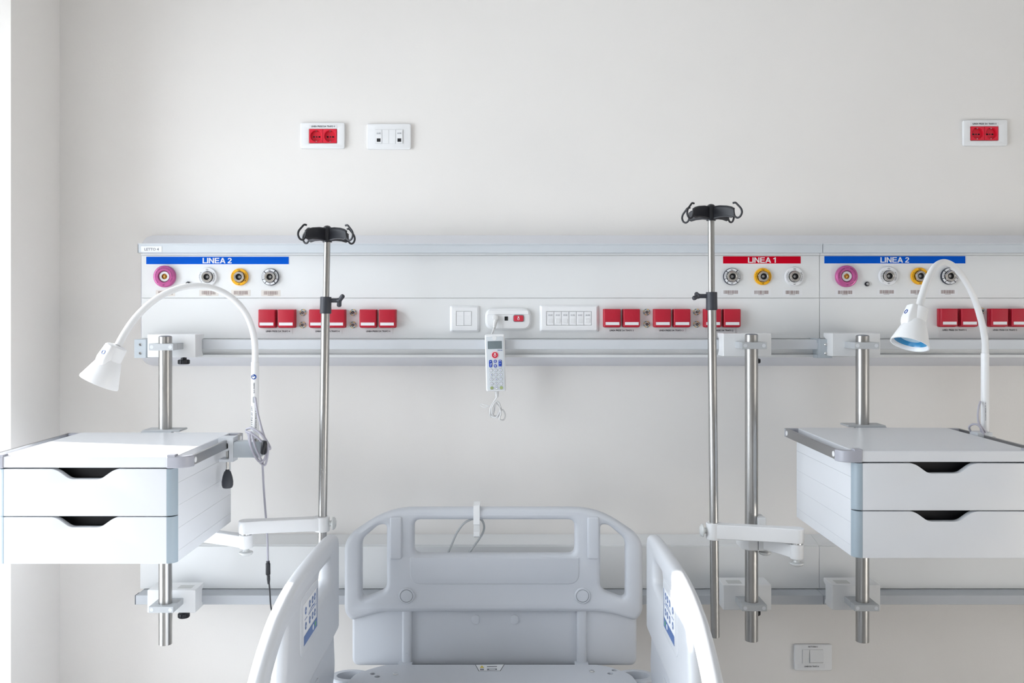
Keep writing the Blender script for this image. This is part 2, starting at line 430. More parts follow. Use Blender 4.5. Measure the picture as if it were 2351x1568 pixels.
for pa, pb in ((308, 335), (1882, 1911)):
    D = 2.782
    e = MB().box(X(pa, D), X(pb, D), D, DF + 0.004, Z(822, D), Z(779, D)).build('end_plate', 'cap_grey', hw, bevel=0.0012)
    sx = X(322 if pa < 500 else 1896, D)
    for py in (791, 811):
        zz = Z(py, D); s_ = MB().lathe([(0, 0.0048), (0.0018, 0.0046), (0.0030, 0.0032)], (sx, D + 0.0006, zz), (0, -1, 0), 16)
        s_.box(sx - 0.0028, sx + 0.0028, D - 0.0030, D - 0.002, zz - 0.0005, zz + 0.0005)
        s_.build('screw', 'polished_steel', e, smooth=40)
# joint bracket lips seen beside the middle plate
MB().box(X(1875, 2.80), X(1883, 2.80), 2.797, DF, Z(786, DF), Z(776, DF)).build('joint_lip', 'cap_grey', hw)
MB().box(X(1875, 2.80), X(1883, 2.80), 2.797, DF, Z(820, DF), Z(812, DF)).build('joint_lip', 'cap_grey', hw)

# ================================================================== LOWER DUCT
ld = thing('lower_service_duct', 'low white service duct on the wall behind the bed with grey rail', 'wall duct', (0.45, DW, Z(1388, DR)))
seam2x = X(1881, DF)
for a, b in ((X(322, DF), seam2x - 0.0004), (seam2x + 0.0004, XE)):
    q = MB(); q.prism([(a, DW - 0.001, Z(1226, DW)), (a, DF + 0.006, Z(1251.5, DF)), (a, DF + 0.006, Z(1353, DF)), (a, DW - 0.001, Z(1353, DF))], (b - a, 0, 0))
    body = q.build('duct_body', 'panel_white', ld)
    MB().box(a, b, DF, DF + 0.010, Z(1351.5, DF), Z(1254.2, DF)).build('front_panel', 'panel_white', ld, bevel=0.001)
zr1, zr0 = Z(1367, DR), Z(1388, DR)
for a, b in ((X(311.5, DR), X(1890.5, DR)), (X(1891.5, DR), XE)):
    r_ = MB(); r_.prism([(a, DR, zr0), (a, DR, zr1), (a, DR + 0.028, zr1 + 0.000), (a, DF + 0.02, zr1 + 0.0015), (a, DF + 0.02, zr0 + 0.010), (a, DR + 0.028, zr0)], (b - a, 0, 0))
    r_.build('equipment_rail', 'duct_rail', ld, bevel=0.001)
MB().box(X(309.5, DR), X(311.5, DR), DR - 0.0005, DR + 0.03, zr0, zr1).build('rail_end_cap', 'dark_gap', ld)

# ================================================================== SIGNS ON THE UNIT
def sign(name, label, px0, px1, py0, py1, D, material, text, tw, th, tcx, tmat, border=True, group=None, cat='sign'):
    t = thing(name, label, cat, (X((px0 + px1) / 2, D), D, Z(py1, D)), group)
    if border: MB().pbox(px0 - 1, px1 + 1.2, py0 - 0.6, py1 + 2.2, D - 0.0005, D + 0.0006, D).build('sticker_base', 'paper_white', t)
    MB().pbox(px0, px1, py0, py1, D - 0.0010, D + 0.0004, D).build('sign_face', material, t)
    if text:
        m = MB(); (bold_text if th > 10 else text_into)(m, text, (X(tcx, D), D - 0.0014, Z((py0 + py1) / 2 + 0.3, D)), tw / F * D, th / F * D); m.build('lettering', tmat, t)
    return t
sign('line_sign', 'blue LINEA 2 strip beneath the LETTO 4 tag', 336, 663, 589.5, 606.5, DF, 'sign_blue', 'LINEA 2', 67, 12.5, 499, 'paper_white')
sign('line_sign', 'red LINEA 1 strip above three gas outlets', 1660, 1838, 588.5, 605, DF, 'sign_red', 'LINEA 1', 65, 12.5, 1749.5, 'paper_white')
sign('line_sign', 'blue LINEA 2 strip next to the red LINEA 1 strip', 1892.5, 2216, 588, 604.8, DF, 'sign_blue', 'LINEA 2', 66, 12.5, 2054, 'paper_white')
sign('bed_number_tag', 'white LETTO 4 tag on the end of the grey band', 324, 371.5, 565.5, 578.5, Db, 'paper_white', 'LETTO 4', 33, 6.2, 348.5, 'print_grey', border=False)
for n_, cxs, py in ((4, (638.5, 752, 868.5), 760.5), (3, (1427, 1541, 1655.5), 758.5), (5, (2191, 2307), 757.5)):
    for k, c in enumerate(cxs):
        t = sign('circuit_sticker', {4: ['small TRAFO 4 sticker under the red sockets nearest the gooseneck lamp', 'small TRAFO 4 sticker crossed by the drip pole with lower hooks', 'small TRAFO 4 sticker under the red sockets nearest the light switches'], 3: ['small TRAFO 3 sticker under the red sockets beside the six-way data plate', 'small TRAFO 3 sticker under the middle pair of red sockets', 'small TRAFO 3 sticker crossed by the taller drip pole'], 5: ['small TRAFO 5 sticker between the lamp head and the lamp stem', 'small TRAFO 5 sticker on the far side of the lamp stem']}[n_][k], c - 38, c + 33, py - 7, py + 6.5, DF, 'panel_white', None, 0, 0, 0, 'ink', False, 'TRAFO %d stickers on the bed head unit' % n_, 'sticker')
        m = MB(); text_into(m, 'LINEA PRESE DA TRAFO %d' % n_, (X(c, DF), DF - 0.0014, Z(py, DF)), 55 / F * DF, 4.0 / F * DF); m.build('lettering', 'ink', t)

# ================================================================== GAS OUTLETS
def gas_outlet(kind, px, py, label):
    c = Vector((X(px, DF), DF, Z(py, DF))); t = thing({'pink': 'gas_scavenging_outlet', 'o2': 'oxygen_outlet', 'vac': 'vacuum_outlet', 'air': 'air_outlet'}[kind], label, 'gas outlet', tuple(c))
    ax = (0, -1, 0); R = 0.0345 if kind == 'pink' else (0.0300 if kind == 'o2' else 0.0273)
    hgt = 0.016 if kind == 'pink' else 0.009
    m = {'pink': 'pink_anodised', 'o2': 'paper_white', 'vac': 'signal_yellow', 'air': 'ring_dark'}[kind]
    g = MB()
    if kind == 'pink':
        g.lathe([(0, R), (hgt - 0.004, R), (hgt - 0.001, R * 0.955), (hgt, R * 0.90), (hgt, 0.0195), (hgt - 0.006, 0.0175), (0, 0.0170)], c + Vector((0, 0.001, 0)), ax, 48, False)
    else:
        g.lathe([(0, R), (hgt - 0.002, R), (hgt, R * 0.96), (hgt, 0.0190), (0, 0.0182)], c + Vector((0, 0.001, 0)), ax, 40, False)
    g.build('ring', m, t, smooth=35)
    yf = DF - hgt + 0.0006
    if kind == 'pink':
        w = MB(); w.lathe([(0, 0.0168), (0.010, 0.0165), (0.0115, 0.0155), (0.0115, 0.0092), (0.002, 0.0086)], c + Vector((0, 0.001, 0)), ax, 32, False); w.build('washer', 'zinc_white', t, smooth=35)
        b = MB(); b.lathe([(0.0005, 0.0088), (0.0030, 0.0086), (0.0075, 0.0084), (0.0078, 0.0072), (0.0030, 0.0066), (0.0022, 0.0040), (0.0060, 0.0036), (0.0066, 0.0020)], c, ax, 24); b.build('socket', 'brass', t, smooth=35)
    else:
        w = MB(); w.lathe([(0.0, 0.0182), (hgt + 0.0036, 0.0182), (hgt + 0.0042, 0.0176), (hgt + 0.0042, 0.0130)], c, ax, 6, False)
        w.lathe([(0, 0.0168), (hgt + 0.006, 0.0166), (hgt + 0.0085, 0.0150), (hgt + 0.0085, 0.0126), (hgt + 0.0060, 0.0118), (hgt + 0.0060, 0.0100), (hgt + 0.002, 0.0092), (hgt - 0.004, 0.0090)], c, ax, 28, False); w.build('nut', 'nickel', t, smooth=35)
        b = MB(); b.lathe([(0, 0.0092), (hgt - 0.0035, 0.0092)], c, ax, 20); b.build('socket', 'black_plastic', t, smooth=35)
        b = MB(); b.lathe([(0, 0.0046), (hgt - 0.001, 0.0044), (hgt - 0.001, 0.0030), (hgt - 0.003, 0.0028)], c, ax, 14); b.build('valve_pin', 'rail_steel', t, smooth=35)
    tx = MB()
    if kind == 'pink':
        arc_text(tx, 'EVACUAZIONE GAS ANESTETICI SORGA TIPO1', c, 0.0268, 0.0047, 95 if px < 1000 else 62, yf - 0.0008, 265)
        text_into(tx, 'md', (c.x - 0.0006, yf - 0.0008, c.z - 0.0268), height=0.0034)
    elif kind == 'o2':
        arc_text(tx, 'O2', c, 0.0238, 0.0058, 90, yf - 0.0004); arc_text(tx, 'OSSIGENO', c, 0.0238, 0.0046, 183, yf - 0.0004, 92)
        arc_text(tx, 'OXYGEN', c, 0.0238, 0.0046, -2, yf - 0.0004, 72); text_into(tx, 'md', (c.x - 0.0006, yf - 0.0004, c.z - 0.0238), height=0.0034)
    elif kind == 'vac':
        arc_text(tx, 'Vac', c, 0.0228, 0.0062, 92, yf - 0.0004); arc_text(tx, 'VUOTO', c, 0.0228, 0.0050, 180, yf - 0.0004, 68)
        arc_text(tx, 'VACUUM', c, 0.0228, 0.0050, 0, yf - 0.0004, 76); text_into(tx, 'md', (c.x - 0.0006, yf - 0.0004, c.z - 0.0228), height=0.0034)
    else:
        wh = MB()
        for a0, a1 in ((52, 134), (141, 197), (202, 228), (234, 308), (315, 341), (346, 404)):
            wh.arc(c, 0.0187, 0.0254, a0, a1, yf - 0.0006, yf + 0.0004, 8)
        wh.build('white_segments', 'paper_white', t)
        arc_text(tx, 'Air', c, 0.0220, 0.0056, 93, yf - 0.0012); arc_text(tx, 'ARIA', c, 0.0220, 0.0044, 170, yf - 0.0012, 42)
        arc_text(tx, 'MEDICAL', c, 0.0220, 0.0040, 14, yf - 0.0012, 50); text_into(tx, 'md', (c.x - 0.0006, yf - 0.0012, c.z - 0.0220), height=0.0034)
    tx.build('lettering', 'ink', t)
    return t
A_, B_, C_ = 'below the LINEA 2 strip near the LETTO 4 tag', 'below the red LINEA 1 strip', 'below the LINEA 2 strip next to LINEA 1'
NM = {'pink': 'pink gas scavenging outlet', 'o2': 'white oxygen outlet', 'vac': 'yellow vacuum outlet', 'air': 'black and white medical air outlet'}
OUT = [('pink', 380, 635, A_), ('o2', 477.5, 636, A_), ('vac', 551, 636, A_), ('air', 621.5, 636, A_),
       ('air', 1679.5, 635, B_), ('vac', 1750.5, 635, B_), ('o2', 1822.5, 635, B_),
       ('pink', 1941.5, 634.5, C_), ('o2', 2038, 634, C_), ('vac', 2110, 634, C_), ('air', 2178.5, 634, C_)]
for k, px, py, w in OUT: gas_outlet(k, px, py, NM[k] + ' ' + w)
BAR = [(380, 673, 0), (479.5, 672.5, 1), (553, 672.5, 2), (622, 673, 3), (1677.5, 671, 4), (1748, 671.5, 5), (1819.5, 671.5, 6), (1940, 671.5, 7), (2035.5, 670.5, 8), (2107, 670.5, 9), (2176.5, 670.5, 10)]
for px, py, k in BAR:
    kk, _, _, w = OUT[k]
    t = thing('barcode_sticker', 'barcode sticker under the %s, %s' % (NM[kk].replace(' gas scavenging', '').replace(' medical', '').replace('black and white', 'black-white'), {A_: 'LINEA 2 near LETTO 4', B_: 'red LINEA 1', C_: 'LINEA 2 next to LINEA 1'}[w]), 'sticker', (X(px, DF), DF, Z(py + 7, DF)))
    MB().pbox(px - 22, px + 22, py - 7, py + 7, DF - 0.0005, DF + 0.0006, DF).build('sticker_base', 'sticker_cream' if k < 4 else 'paper_white', t)
    m = MB(); x = px - 16.0
    rr = random.Random(k)
    while x < px + 15.5:
        w_ = rr.choice((0.7, 0.9, 1.2, 1.9)); m.pbox(x, x + w_, py - 4.5, py + 3.6, DF - 0.0009, DF, DF); x += w_ + rr.choice((0.7, 1.0, 1.4))
    m.pbox(px - 7, px + 6, py + 4.6, py + 5.4, DF - 0.0009, DF, DF)
    m.build('bars', 'bar_ink', t)
for px, py, lb in ((432.5, 652, 'small black round jack beside the white oxygen outlet near LETTO 4 tag'), (1990, 652, 'small black round jack between the pink and white outlets next to LINEA 1')):
    c = P(px, py, DF); t = thing('signal_jack', lb, 'socket', tuple(c))
    MB().lathe([(0, 0.0074), (0.006, 0.0074), (0.0075, 0.0064), (0.0075, 0.0050), (0.004, 0.0048)], c + Vector((0, 0.001, 0)), (0, -1, 0), 24).build('collar', 'black_plastic', t, smooth=35)
    MB().lathe([(0, 0.0046), (0.009, 0.0044), (0.010, 0.0036), (0.010, 0.0020), (0.006, 0.0018)], c, (0, -1, 0), 20).build('contact', 'polished_steel', t, smooth=35)

# ================================================================== RED SOCKETS
cw, chh, cd = 0.0552, 0.0585, 0.0275
def red_socket_proto():
    t = thing('red_socket', 'x', 'socket', (0, DF, 1.5), 'g')
    ptsl = round_poly([(-cw / 2, 1.5), (cw / 2, 1.5), (cw / 2, 1.5 + chh), (-cw / 2, 1.5 + chh)], [0.006, 0.006, 0.0018, 0.0018])
    plate('socket_base', [ptsl], 0.014, 0.001, 'socket_red', t, y=DF - 0.006)
    lid = round_poly([(-cw / 2 + 0.0012, 1.5 + 0.0012), (cw / 2 - 0.0012, 1.5 + 0.0012), (cw / 2 - 0.0012, 1.5 + chh), (-cw / 2 + 0.0012, 1.5 + chh)], [0.006, 0.006, 0.0034, 0.0034])
    l = plate('hinged_lid', [lid], cd - 0.0125, 0.0028, 'socket_red', t, y=DF - 0.0125 - (cd - 0.0125) / 2)
    MB().box(-cw / 2 + 0.006, cw / 2 - 0.006, DF - cd - 0.0006, DF - cd + 0.001, 1.5 + 0.0080, 1.5 + 0.0172).build('label_strip', 'paper_white', l)
    return t
rs0 = red_socket_proto(); first = True
RL = {4: ['closed red socket at the very end of the TRAFO 4 row, nearest the gooseneck lamp', 'closed red socket beside earth connectors, nearer the gooseneck lamp, TRAFO 4',
          'closed red socket overlapped by the black drip pole collar, TRAFO 4, nearer the gooseneck lamp', 'closed red socket just past the drip pole collar, TRAFO 4, towards the light switches',
          'closed red socket beyond the second earth connectors, last pair of TRAFO 4', 'closed red socket at the end of the TRAFO 4 row, nearest the light switches'],
      3: ['closed red socket right beside the six-way data plate, TRAFO 3', 'closed red socket before the first earth connectors of the TRAFO 3 row',
          'closed red socket just after the first earth connectors of the TRAFO 3 row', 'closed red socket before the earth connectors next to the taller drip pole, TRAFO 3',
          'closed red socket crossed by the taller drip pole, TRAFO 3', 'closed red socket at the end of the TRAFO 3 row, under LINEA 1'],
      5: ['closed red socket nearest the blue-lensed lamp head, TRAFO 5', 'closed red socket touching the lamp stem, facing the lamp head, TRAFO 5',
          'closed red socket just beyond the lamp stem, TRAFO 5', 'closed red socket second beyond the lamp stem, TRAFO 5']}
GR = {4: [(595, 637), (638.5, 681), (710, 752), (754, 795.5), (825, 867), (869.5, 911)],
      3: [(1384, 1426.5), (1428, 1470.5), (1498.5, 1541), (1543, 1585), (1613, 1655), (1657, 1699)],
      5: [(2151, 2196), (2197, 2240), (2265.5, 2311), (2312, 2355)]}
for n_, lst in GR.items():
    for k, (a, b) in enumerate(lst):
        if b < CX: xr = X(b, DF); xc = xr - cw / 2
        else: xl = X(a, DF); xc = xl + cw / 2
        zt = Z(710.5 if n_ == 4 else (709.5 if n_ == 3 else 708.5), DF - cd / 2)
        lb = RL[n_][k]
        loc = (xc, DF, zt - chh)
        g = 'red sockets of TRAFO %d' % n_
        if first: rs0.location = loc; rs0['label'] = lb; rs0['group'] = g; first = False
        else: dup(rs0, loc, lb, g)

# ================================================================== EARTH CONNECTORS
e0 = thing('earth_connector', 'x', 'connector', (0, DF, 1.5), 'g'); c = Vector((0, DF, 1.5))
MB().lathe([(0, 0.0116), (0.002, 0.0116), (0.003, 0.0110)], c + Vector((0, 0.0005, 0)), (0, -1, 0), 28).build('disc', 'paper_white', e0, smooth=35)
g1 = MB(); g2 = MB()
for k in range(8): (g1 if k % 2 else g2).arc(c, 0.0084, 0.0102, k * 45 + 3, k * 45 + 42, DF - 0.0031, DF - 0.002, 4)
g1.build('yellow_marks', 'earth_yellow', e0); g2.build('green_marks', 'earth_green', e0)
MB().lathe([(0, 0.0066), (0.010, 0.0064), (0.011, 0.0056), (0.011, 0.0042), (0.007, 0.0040)], c, (0, -1, 0), 24).build('sleeve', 'polished_steel', e0, smooth=35)
MB().lathe([(0, 0.0041), (0.0072, 0.0040), (0.0072, 0.0022)], c, (0, -1, 0), 16).build('insert', 'dark_plastic', e0, smooth=35)
MB().lathe([(0, 0.0018), (0.012, 0.0017), (0.0128, 0.0010)], c, (0, -1, 0), 12).build('pin', 'nickel', e0, smooth=35)
first = True
for px, py, lb, g in ((696, 717.5, 'small round earth connector between red TRAFO 4 sockets near the lamp', 'ea'), (695.5, 746, 'small round earth connector between red TRAFO 4 sockets near the lamp', 'ea'),
                      (811, 717.5, 'small round earth connector right beside the drip pole, TRAFO 4 row', 'eb'), (811, 746, 'small round earth connector right beside the drip pole, TRAFO 4 row', 'eb'),
                      (1484.5, 716.5, 'small round earth connector between red TRAFO 3 sockets near the data plate', 'ec'), (1484.5, 744.5, 'small round earth connector between red TRAFO 3 sockets near the data plate', 'ec'),
                      (1599, 716, 'small round earth connector between red TRAFO 3 sockets close to the drip pole', 'ed'), (1599, 744.5, 'small round earth connector between red TRAFO 3 sockets close to the drip pole', 'ed'),
                      (2252.5, 714, 'small round earth connector behind the lamp stem, TRAFO 5 row', 'ee'), (2252.5, 742.5, 'small round earth connector behind the lamp stem, TRAFO 5 row', 'ee')):
    g = {'ea': 'first earth connectors of the TRAFO 4 row', 'eb': 'second earth connectors of the TRAFO 4 row', 'ec': 'first earth connectors of the TRAFO 3 row', 'ed': 'second earth connectors of the TRAFO 3 row', 'ee': 'earth connectors of the TRAFO 5 row'}[g]
    loc = tuple(P(px, py, DF)); lb = ('upper ' if py < 730 else 'lower ') + lb
    if first: e0.location = loc; e0['label'] = lb; e0['group'] = g; first = False
    else: dup(e0, loc, lb, g)

# ================================================================== SWITCH / CALL / DATA PLATES ON THE UNIT
def rect_loop(px0, px1, py0, py1, D, y, r, n=5):
    return [(a, y, b) for a, b in rrect(X(px0, D), X(px1, D), Z(py1, D), Z(py0, D), r, n)]
def framed(t, px0, px1, py0, py1, ix0, ix1, iy0, iy1, D, depth, material):
    """cover frame that rises from its edge to the rectangular window in the middle"""
    o1 = rect_loop(px0, px1, py0, py1, D, D + 0.0005, 0.006); o2 = rect_loop(px0, px1, py0, py1, D, D - 0.003, 0.006)
    o3 = rect_loop(px0 + 5, px1 - 5, py0 + 4, py1 - 4, D, D - depth, 0.004)
    i1 = rect_loop(ix0, ix1, iy0, iy1, D, D - depth - 0.0006, 0.0012); i2 = rect_loop(ix0, ix1, iy0, iy1, D, D - 0.001, 0.0012)
    return MB().loft([o1, o2, o3, i1, i2], caps=False).build('cover_frame', material, t, smooth=30)
t = thing('light_switch_plate', 'white plate with two rocker switches on the bed head unit', 'light switch', tuple(P(1067, 762, DF)))
framed(t, 1033, 1101, 702, 762, 1047.5, 1083, 714.5, 747.5, DF, 0.009, 'bright_plastic')
MB().pbox(1047.5, 1083, 714.5, 747.5, DF - 0.0040, DF + 0.0002, DF).build('mounting_frame', 'plastic_white', t)
for a, b, dd in ((1048.3, 1065.0, 0.0095), (1065.9, 1082.3, 0.0115)):
    m = MB(); y1 = DF - 0.004
    m.prism([(X(a, DF), y1, Z(746.8, DF)), (X(a, DF), y1, Z(715.2, DF)), (X(a, DF), DF - dd, Z(715.2, DF)), (X(a, DF), DF - dd + 0.0012, Z(724, DF)), (X(a, DF), DF - 0.0095, Z(746.8, DF))], (X(b, DF) - X(a, DF), 0, 0)); m.build('rocker', 'bright_plastic', t)
t = thing('data_socket_plate', 'white plate with six data modules on the bed head unit', 'data socket', tuple(P(1306, 762, DF)))
framed(t, 1239, 1374, 700.5, 761.5, 1254, 1357.5, 714.5, 747, DF, 0.009, 'bright_plastic')
MB().pbox(1254, 1357.5, 714.5, 747, DF - 0.004, DF + 0.0002, DF).build('mounting_frame', 'plastic_white', t)
def data_module(t, a, b, y0, y1, D, dep, name, text, jack=None):
    w = b - a
    mo = MB().pbox(a, b, y0, y1, D - dep, D - 0.002, D).build('data_module', 'bright_plastic', t, bevel=0.0006)
    MB().pbox(a + w * 0.18, b - w * 0.18, y0 + (y1 - y0) * 0.17, y0 + (y1 - y0) * 0.36, D - dep - 0.0006, D - dep + 0.001, D).build('tag_window', 'paper_white', mo)
    if jack: MB().pbox(a + w * 0.23, b - w * 0.22, y0 + (y1 - y0) * 0.64, y0 + (y1 - y0) * 0.88, D - dep - 0.0005, D - dep + 0.001, D).build('jack_opening', 'black_recess', mo)
    else: MB().pbox(a + w * 0.20, b - w * 0.18, y0 + (y1 - y0) * 0.53, y0 + (y1 - y0) * 0.84, D - dep - 0.0012, D - dep + 0.001, D).build('shutter', 'plastic_white', mo, bevel=0.0006)
    m = MB(); text_into(m, text, (X((a + b) / 2, D), D - dep - 0.0010, Z(y0 + (y1 - y0) * 0.26, D)), w * 0.60 / F * D, 2.4 / F * D); m.build('lettering', 'print_grey', mo)
for k in range(6):
    a = 1255 + k * 17.1; data_module(t, a, a + 16.1, 715.4, 746.2, DF, 0.0085, 'm', 'AC-03%d' % (3 + k))

t = thing('nurse_call_plate', 'white pill-shaped nurse call plate with red call button', 'call plate', tuple(P(1166, 757, DF)))
plate('back_frame', [rrect(X(1114, DF), X(1219.5, DF), Z(757.5, DF), Z(707, DF), 0.030, 10)], 0.008, 0.003, 'bright_plastic', t, y=DF - 0.003)
zz = [Z(p, DF) for p in (755.5, 709)]
o1 = rrect(X(1116.5, DF), X(1217, DF), Z(755, DF), Z(709, DF), 0.028, 10)
f_ = plate('front_cover', [o1], 0.014, 0.0035, 'bright_plastic', t, y=DF - 0.009)
MB().loft([[(a, y_, b) for a, b in round_poly([(X(p0, DF), Z(q0, DF)), (X(p1, DF), Z(q0, DF)), (X(p1, DF), Z(q1, DF)), (X(p0, DF), Z(q1, DF))], [0.002, 0.002, 0.022, 0.022])] for y_, p0, p1, q0, q1 in ((DF - 0.0155, 1119, 1214.5, 723, 711.3), (DF - 0.0185, 1121, 1212.5, 721.2, 713.5))]).build('hood', 'bright_plastic', f_, smooth=30)
c = P(1162.3, 731.2, DF - 0.016)
MB().lathe([(0, 0.0085), (0.0008, 0.0083)], c, (0, -1, 0), 24).build('jack_ring', 'plastic_white', f_)
MB().box(c.x - 0.0055, c.x + 0.0055, c.y - 0.0016, c.y, c.z - 0.0066, c.z + 0.0066).build('jack', 'black_recess', f_, bevel=0.0012)
Dc = DF - 0.016
b_ = plate('call_button', [rrect(X(1178, Dc), X(1203, Dc), Z(739, Dc), Z(723, Dc), 0.0065)], 0.004, 0.001, 'print_grey', t, y=Dc - 0.001)
plate('button_face', [rrect(X(1179.2, Dc), X(1201.8, Dc), Z(737.9, Dc), Z(724.1, Dc), 0.006)], 0.004, 0.001, 'call_red', b_, y=Dc - 0.002)
def nurse_icon(par, cx, cz, y, s):
    m = MB(); m.arc((cx, 0, cz), 0.0019 * s, 0.0034 * s, -60, 60, y - 0.0003, y + 0.0004, 6); m.arc((cx, 0, cz), 0.0019 * s, 0.0034 * s, 120, 240, y - 0.0003, y + 0.0004, 6)
    m.arc((cx, 0, cz), 0.0019 * s, 0.0036 * s, 240.5, 258, y - 0.0003, y + 0.0004, 3); m.arc((cx, 0, cz), 0.0019 * s, 0.0036 * s, 282, 299.5, y - 0.0003, y + 0.0004, 3)
    m.arc((cx, 0, cz + 0.0042 * s), 0.0, 0.0019 * s, 0, 360, y - 0.0003, y + 0.0004, 12); m.arc((cx, 0, cz + 0.0047 * s), 0.0022 * s, 0.0030 * s, 15, 165, y - 0.0003, y + 0.0004, 6)
    return m.build('icon', 'paper_white', par)
nurse_icon(b_, X(1190.3, Dc), Z(732, Dc), Dc - 0.0041, 1.05)

# handset hanging in front of the rail, with plug and cord
DH = 2.772
hs = thing('nurse_call_handset', 'white nurse call handset with keypad and screen hanging on the rail', 'handset', tuple(P(1137, 899, DH)))
ang = radians(1.5); hc = P(1137.3, 833, DH)
def hp(u, v, dy=0.0):
    """handset pixel offsets (u right, v down) -> point"""
    k = DH / F; a, b = u * k, -v * k
    return Vector((hc.x + a * cos(ang) - b * sin(ang), DH + dy, hc.z + a * sin(ang) + b * cos(ang)))
def hloop(u0, u1, v0, v1, r=0.004):
    return [(hp(a, b).x, hp(a, b).z) for a, b in rrect(u0, u1, v0, v1, r * F / DH)]
body = plate('handset_body', [hloop(-22.8, 22.8, -65.5, 65.5, 0.006)], 0.026, 0.004, 'bright_plastic', hs, y=DH + 0.013)
plate('face_plate', [hloop(-20.3, 20.0, -60, 62, 0.003)], 0.003, 0.0006, 'handset_face', hs, y=DH - 0.0004)
MB().lathe([(0, 0.0075), (0.002, 0.007)], hp(-1.0, -57, -0.0008), (0, -1, 0), 20).build('top_disc', 'plastic_white', hs)
plate('screen', [hloop(-16.5, 16.0, -50, -32, 0.001)], 0.002, 0.0003, 'lcd', hs, y=DH - 0.002)
m = MB(); text_into(m, 'bed-com', hp(11.5, -28.8, -0.0025), 11 / F * DH, 2.6 / F * DH); m.build('lettering', 'ink_blue', hs)
def key(u, v, r, material, rim=None, ic=None):
    c = hp(u, v, -0.0012); k = MB().lathe([(0, r), (0.0016, r), (0.0022, r * 0.9)], c, (0, -1, 0), 20).build('key', rim or material, hs, smooth=35)
    if rim: MB().lathe([(0, r * 0.86), (0.0026, r * 0.84)], c, (0, -1, 0), 20).build('key_face', material, k, smooth=35)
    if ic:
        m = MB(); text_into(m, ic, c + Vector((0, -0.0031, 0)), height=r * 0.95); m.build('digit', 'ink_blue', k)
    return k
kr = key(-0.5, -18, 0.0117, 'call_red', 'paper_white'); MB().lathe([(0, 0.0122), (0.0012, 0.0121)], hp(-0.5, -18, -0.0012), (0, -1, 0), 24).build('key_rim', 'call_red', kr)
q = hp(-0.5, -17.4); nurse_icon(kr, q.x, q.z - 0.0004, DH - 0.0040, 1.05)
for u in (-11.0, 11.0):
    k = plate('rocker_key', [hloop(u - 3.7, u + 3.7, -7, 10, 0.0048)], 0.004, 0.001, 'button_blue', hs, y=DH - 0.002)
    m = MB(); text_into(m, '+' if u < 0 else 'P', hp(u, -3.5 if u < 0 else 1.5, -0.0043), height=0.0034)
    if u < 0: text_into(m, '-', hp(u, 6.5, -0.0043), width=0.0034); m.prism([hp(u - 2, 3.2, -0.0043), hp(u + 2.2, 3.2, -0.0043), hp(u + 2.2, 0.2, -0.0043)], (0, -0.0003, 0))
    else:
        for s_, vv in ((-1, -4.0), (1, 7.0)): m.prism([hp(u - 2.4, vv, -0.0043), hp(u, vv + s_ * 2, -0.0043), hp(u + 2.4, vv, -0.0043), hp(u + 2.4, vv + 1.2, -0.0043), hp(u, vv + s_ * 2 + 1.2, -0.0043), hp(u - 2.4, vv + 1.2, -0.0043)], (0, -0.0003, 0))
    m.build('symbol', 'paper_white', k)
for v in (-3.6, 7.0):
    k = key(0.0, v, 0.0050, 'button_blue'); m = MB(); cc = hp(0, v, -0.004)
    m.arc(cc, 0.0012, 0.0026, 20, 200, cc.y, cc.y + 0.0004, 6); m.arc(cc, 0.0012, 0.0026, 230, 350, cc.y, cc.y + 0.0004, 5); m.build('symbol', 'paper_white', k)
for r_ in range(4):
    for q_ in range(3):
        dgt = ['123', '456', '789', 'v0^'][r_][q_]; u, v = (q_ - 1) * 10.9 + 0.4 + r_ * 0.25, 16.8 + r_ * 10.3
        k = key(u, v, 0.0052, 'bright_plastic', 'print_grey', dgt if dgt.isdigit() else None)
        if not dgt.isdigit():
            s_ = 1 if dgt == 'v' else -1; m = MB()
            m.prism([hp(u - 2.2, v - s_ * 1.2, -0.0042), hp(u, v + s_ * 1.8, -0.0042), hp(u + 2.2, v - s_ * 1.2, -0.0042), hp(u, v + s_ * 0.6, -0.0042)], (0, -0.0003, 0)); m.build('symbol', 'ink_blue', k)
for q_ in range(3):
    u, v = (q_ - 1) * 10.9 + 1.3, 57.3; k = key(u, v, 0.0052, ['key_green', 'bright_plastic', 'key_green'][q_], 'print_grey')
    cc = hp(u, v, -0.0042); m = MB(); m.arc(cc, 0.0012, 0.0024, -20 if q_ == 1 else 0, 200 if q_ == 1 else 360, cc.y, cc.y + 0.0004, 6); m.build('symbol', 'ink_blue' if q_ == 1 else 'print_grey', k)
# plug + cord up, strain relief + coiled cord down
c = P(1137.5, 730, DF - 0.016)
pl = MB(); pl.lathe([(0, 0.0100), (0.012, 0.0100), (0.0155, 0.0085), (0.017, 0.005)], c, (0, -1, 0), 24)
d0 = P(1137.5, 736, 2.833); d1 = P(1134.5, 752.5, 2.822)
pl.tube([d0, d1], [0.0075, 0.0045], 12)
for k in range(5): a = d0.lerp(d1, 0.35 + k * 0.16); pl.tube([a, a + (d1 - d0).normalized() * 0.0016], 0.0068 - k * 0.0005, 12)
pl.build('plug', 'cable_white', hs, smooth=35)
MB().tube(spline([d1, P(1132, 760, 2.815), P(1129.5, 767, 2.80), P(1129, 772, 2.795)]), 0.0030, 8).build('cord', 'cable_white', hs, smooth=60)
s0 = hp(1.5, 65, 0.012); sr = MB(); s1 = s0 + Vector((0.0005, 0.004, -0.020)); sr.tube([s0, s1], [0.0058, 0.0044], 10)
for k in range(5): a = s0.lerp(s1, 0.15 + 0.19 * k); sr.tube([a, a + (s1 - s0).normalized() * 0.0018], 0.0066 - 0.0004 * k, 10)
sr.build('strain_relief', 'cable_white', hs, smooth=35)
DCc = 2.80
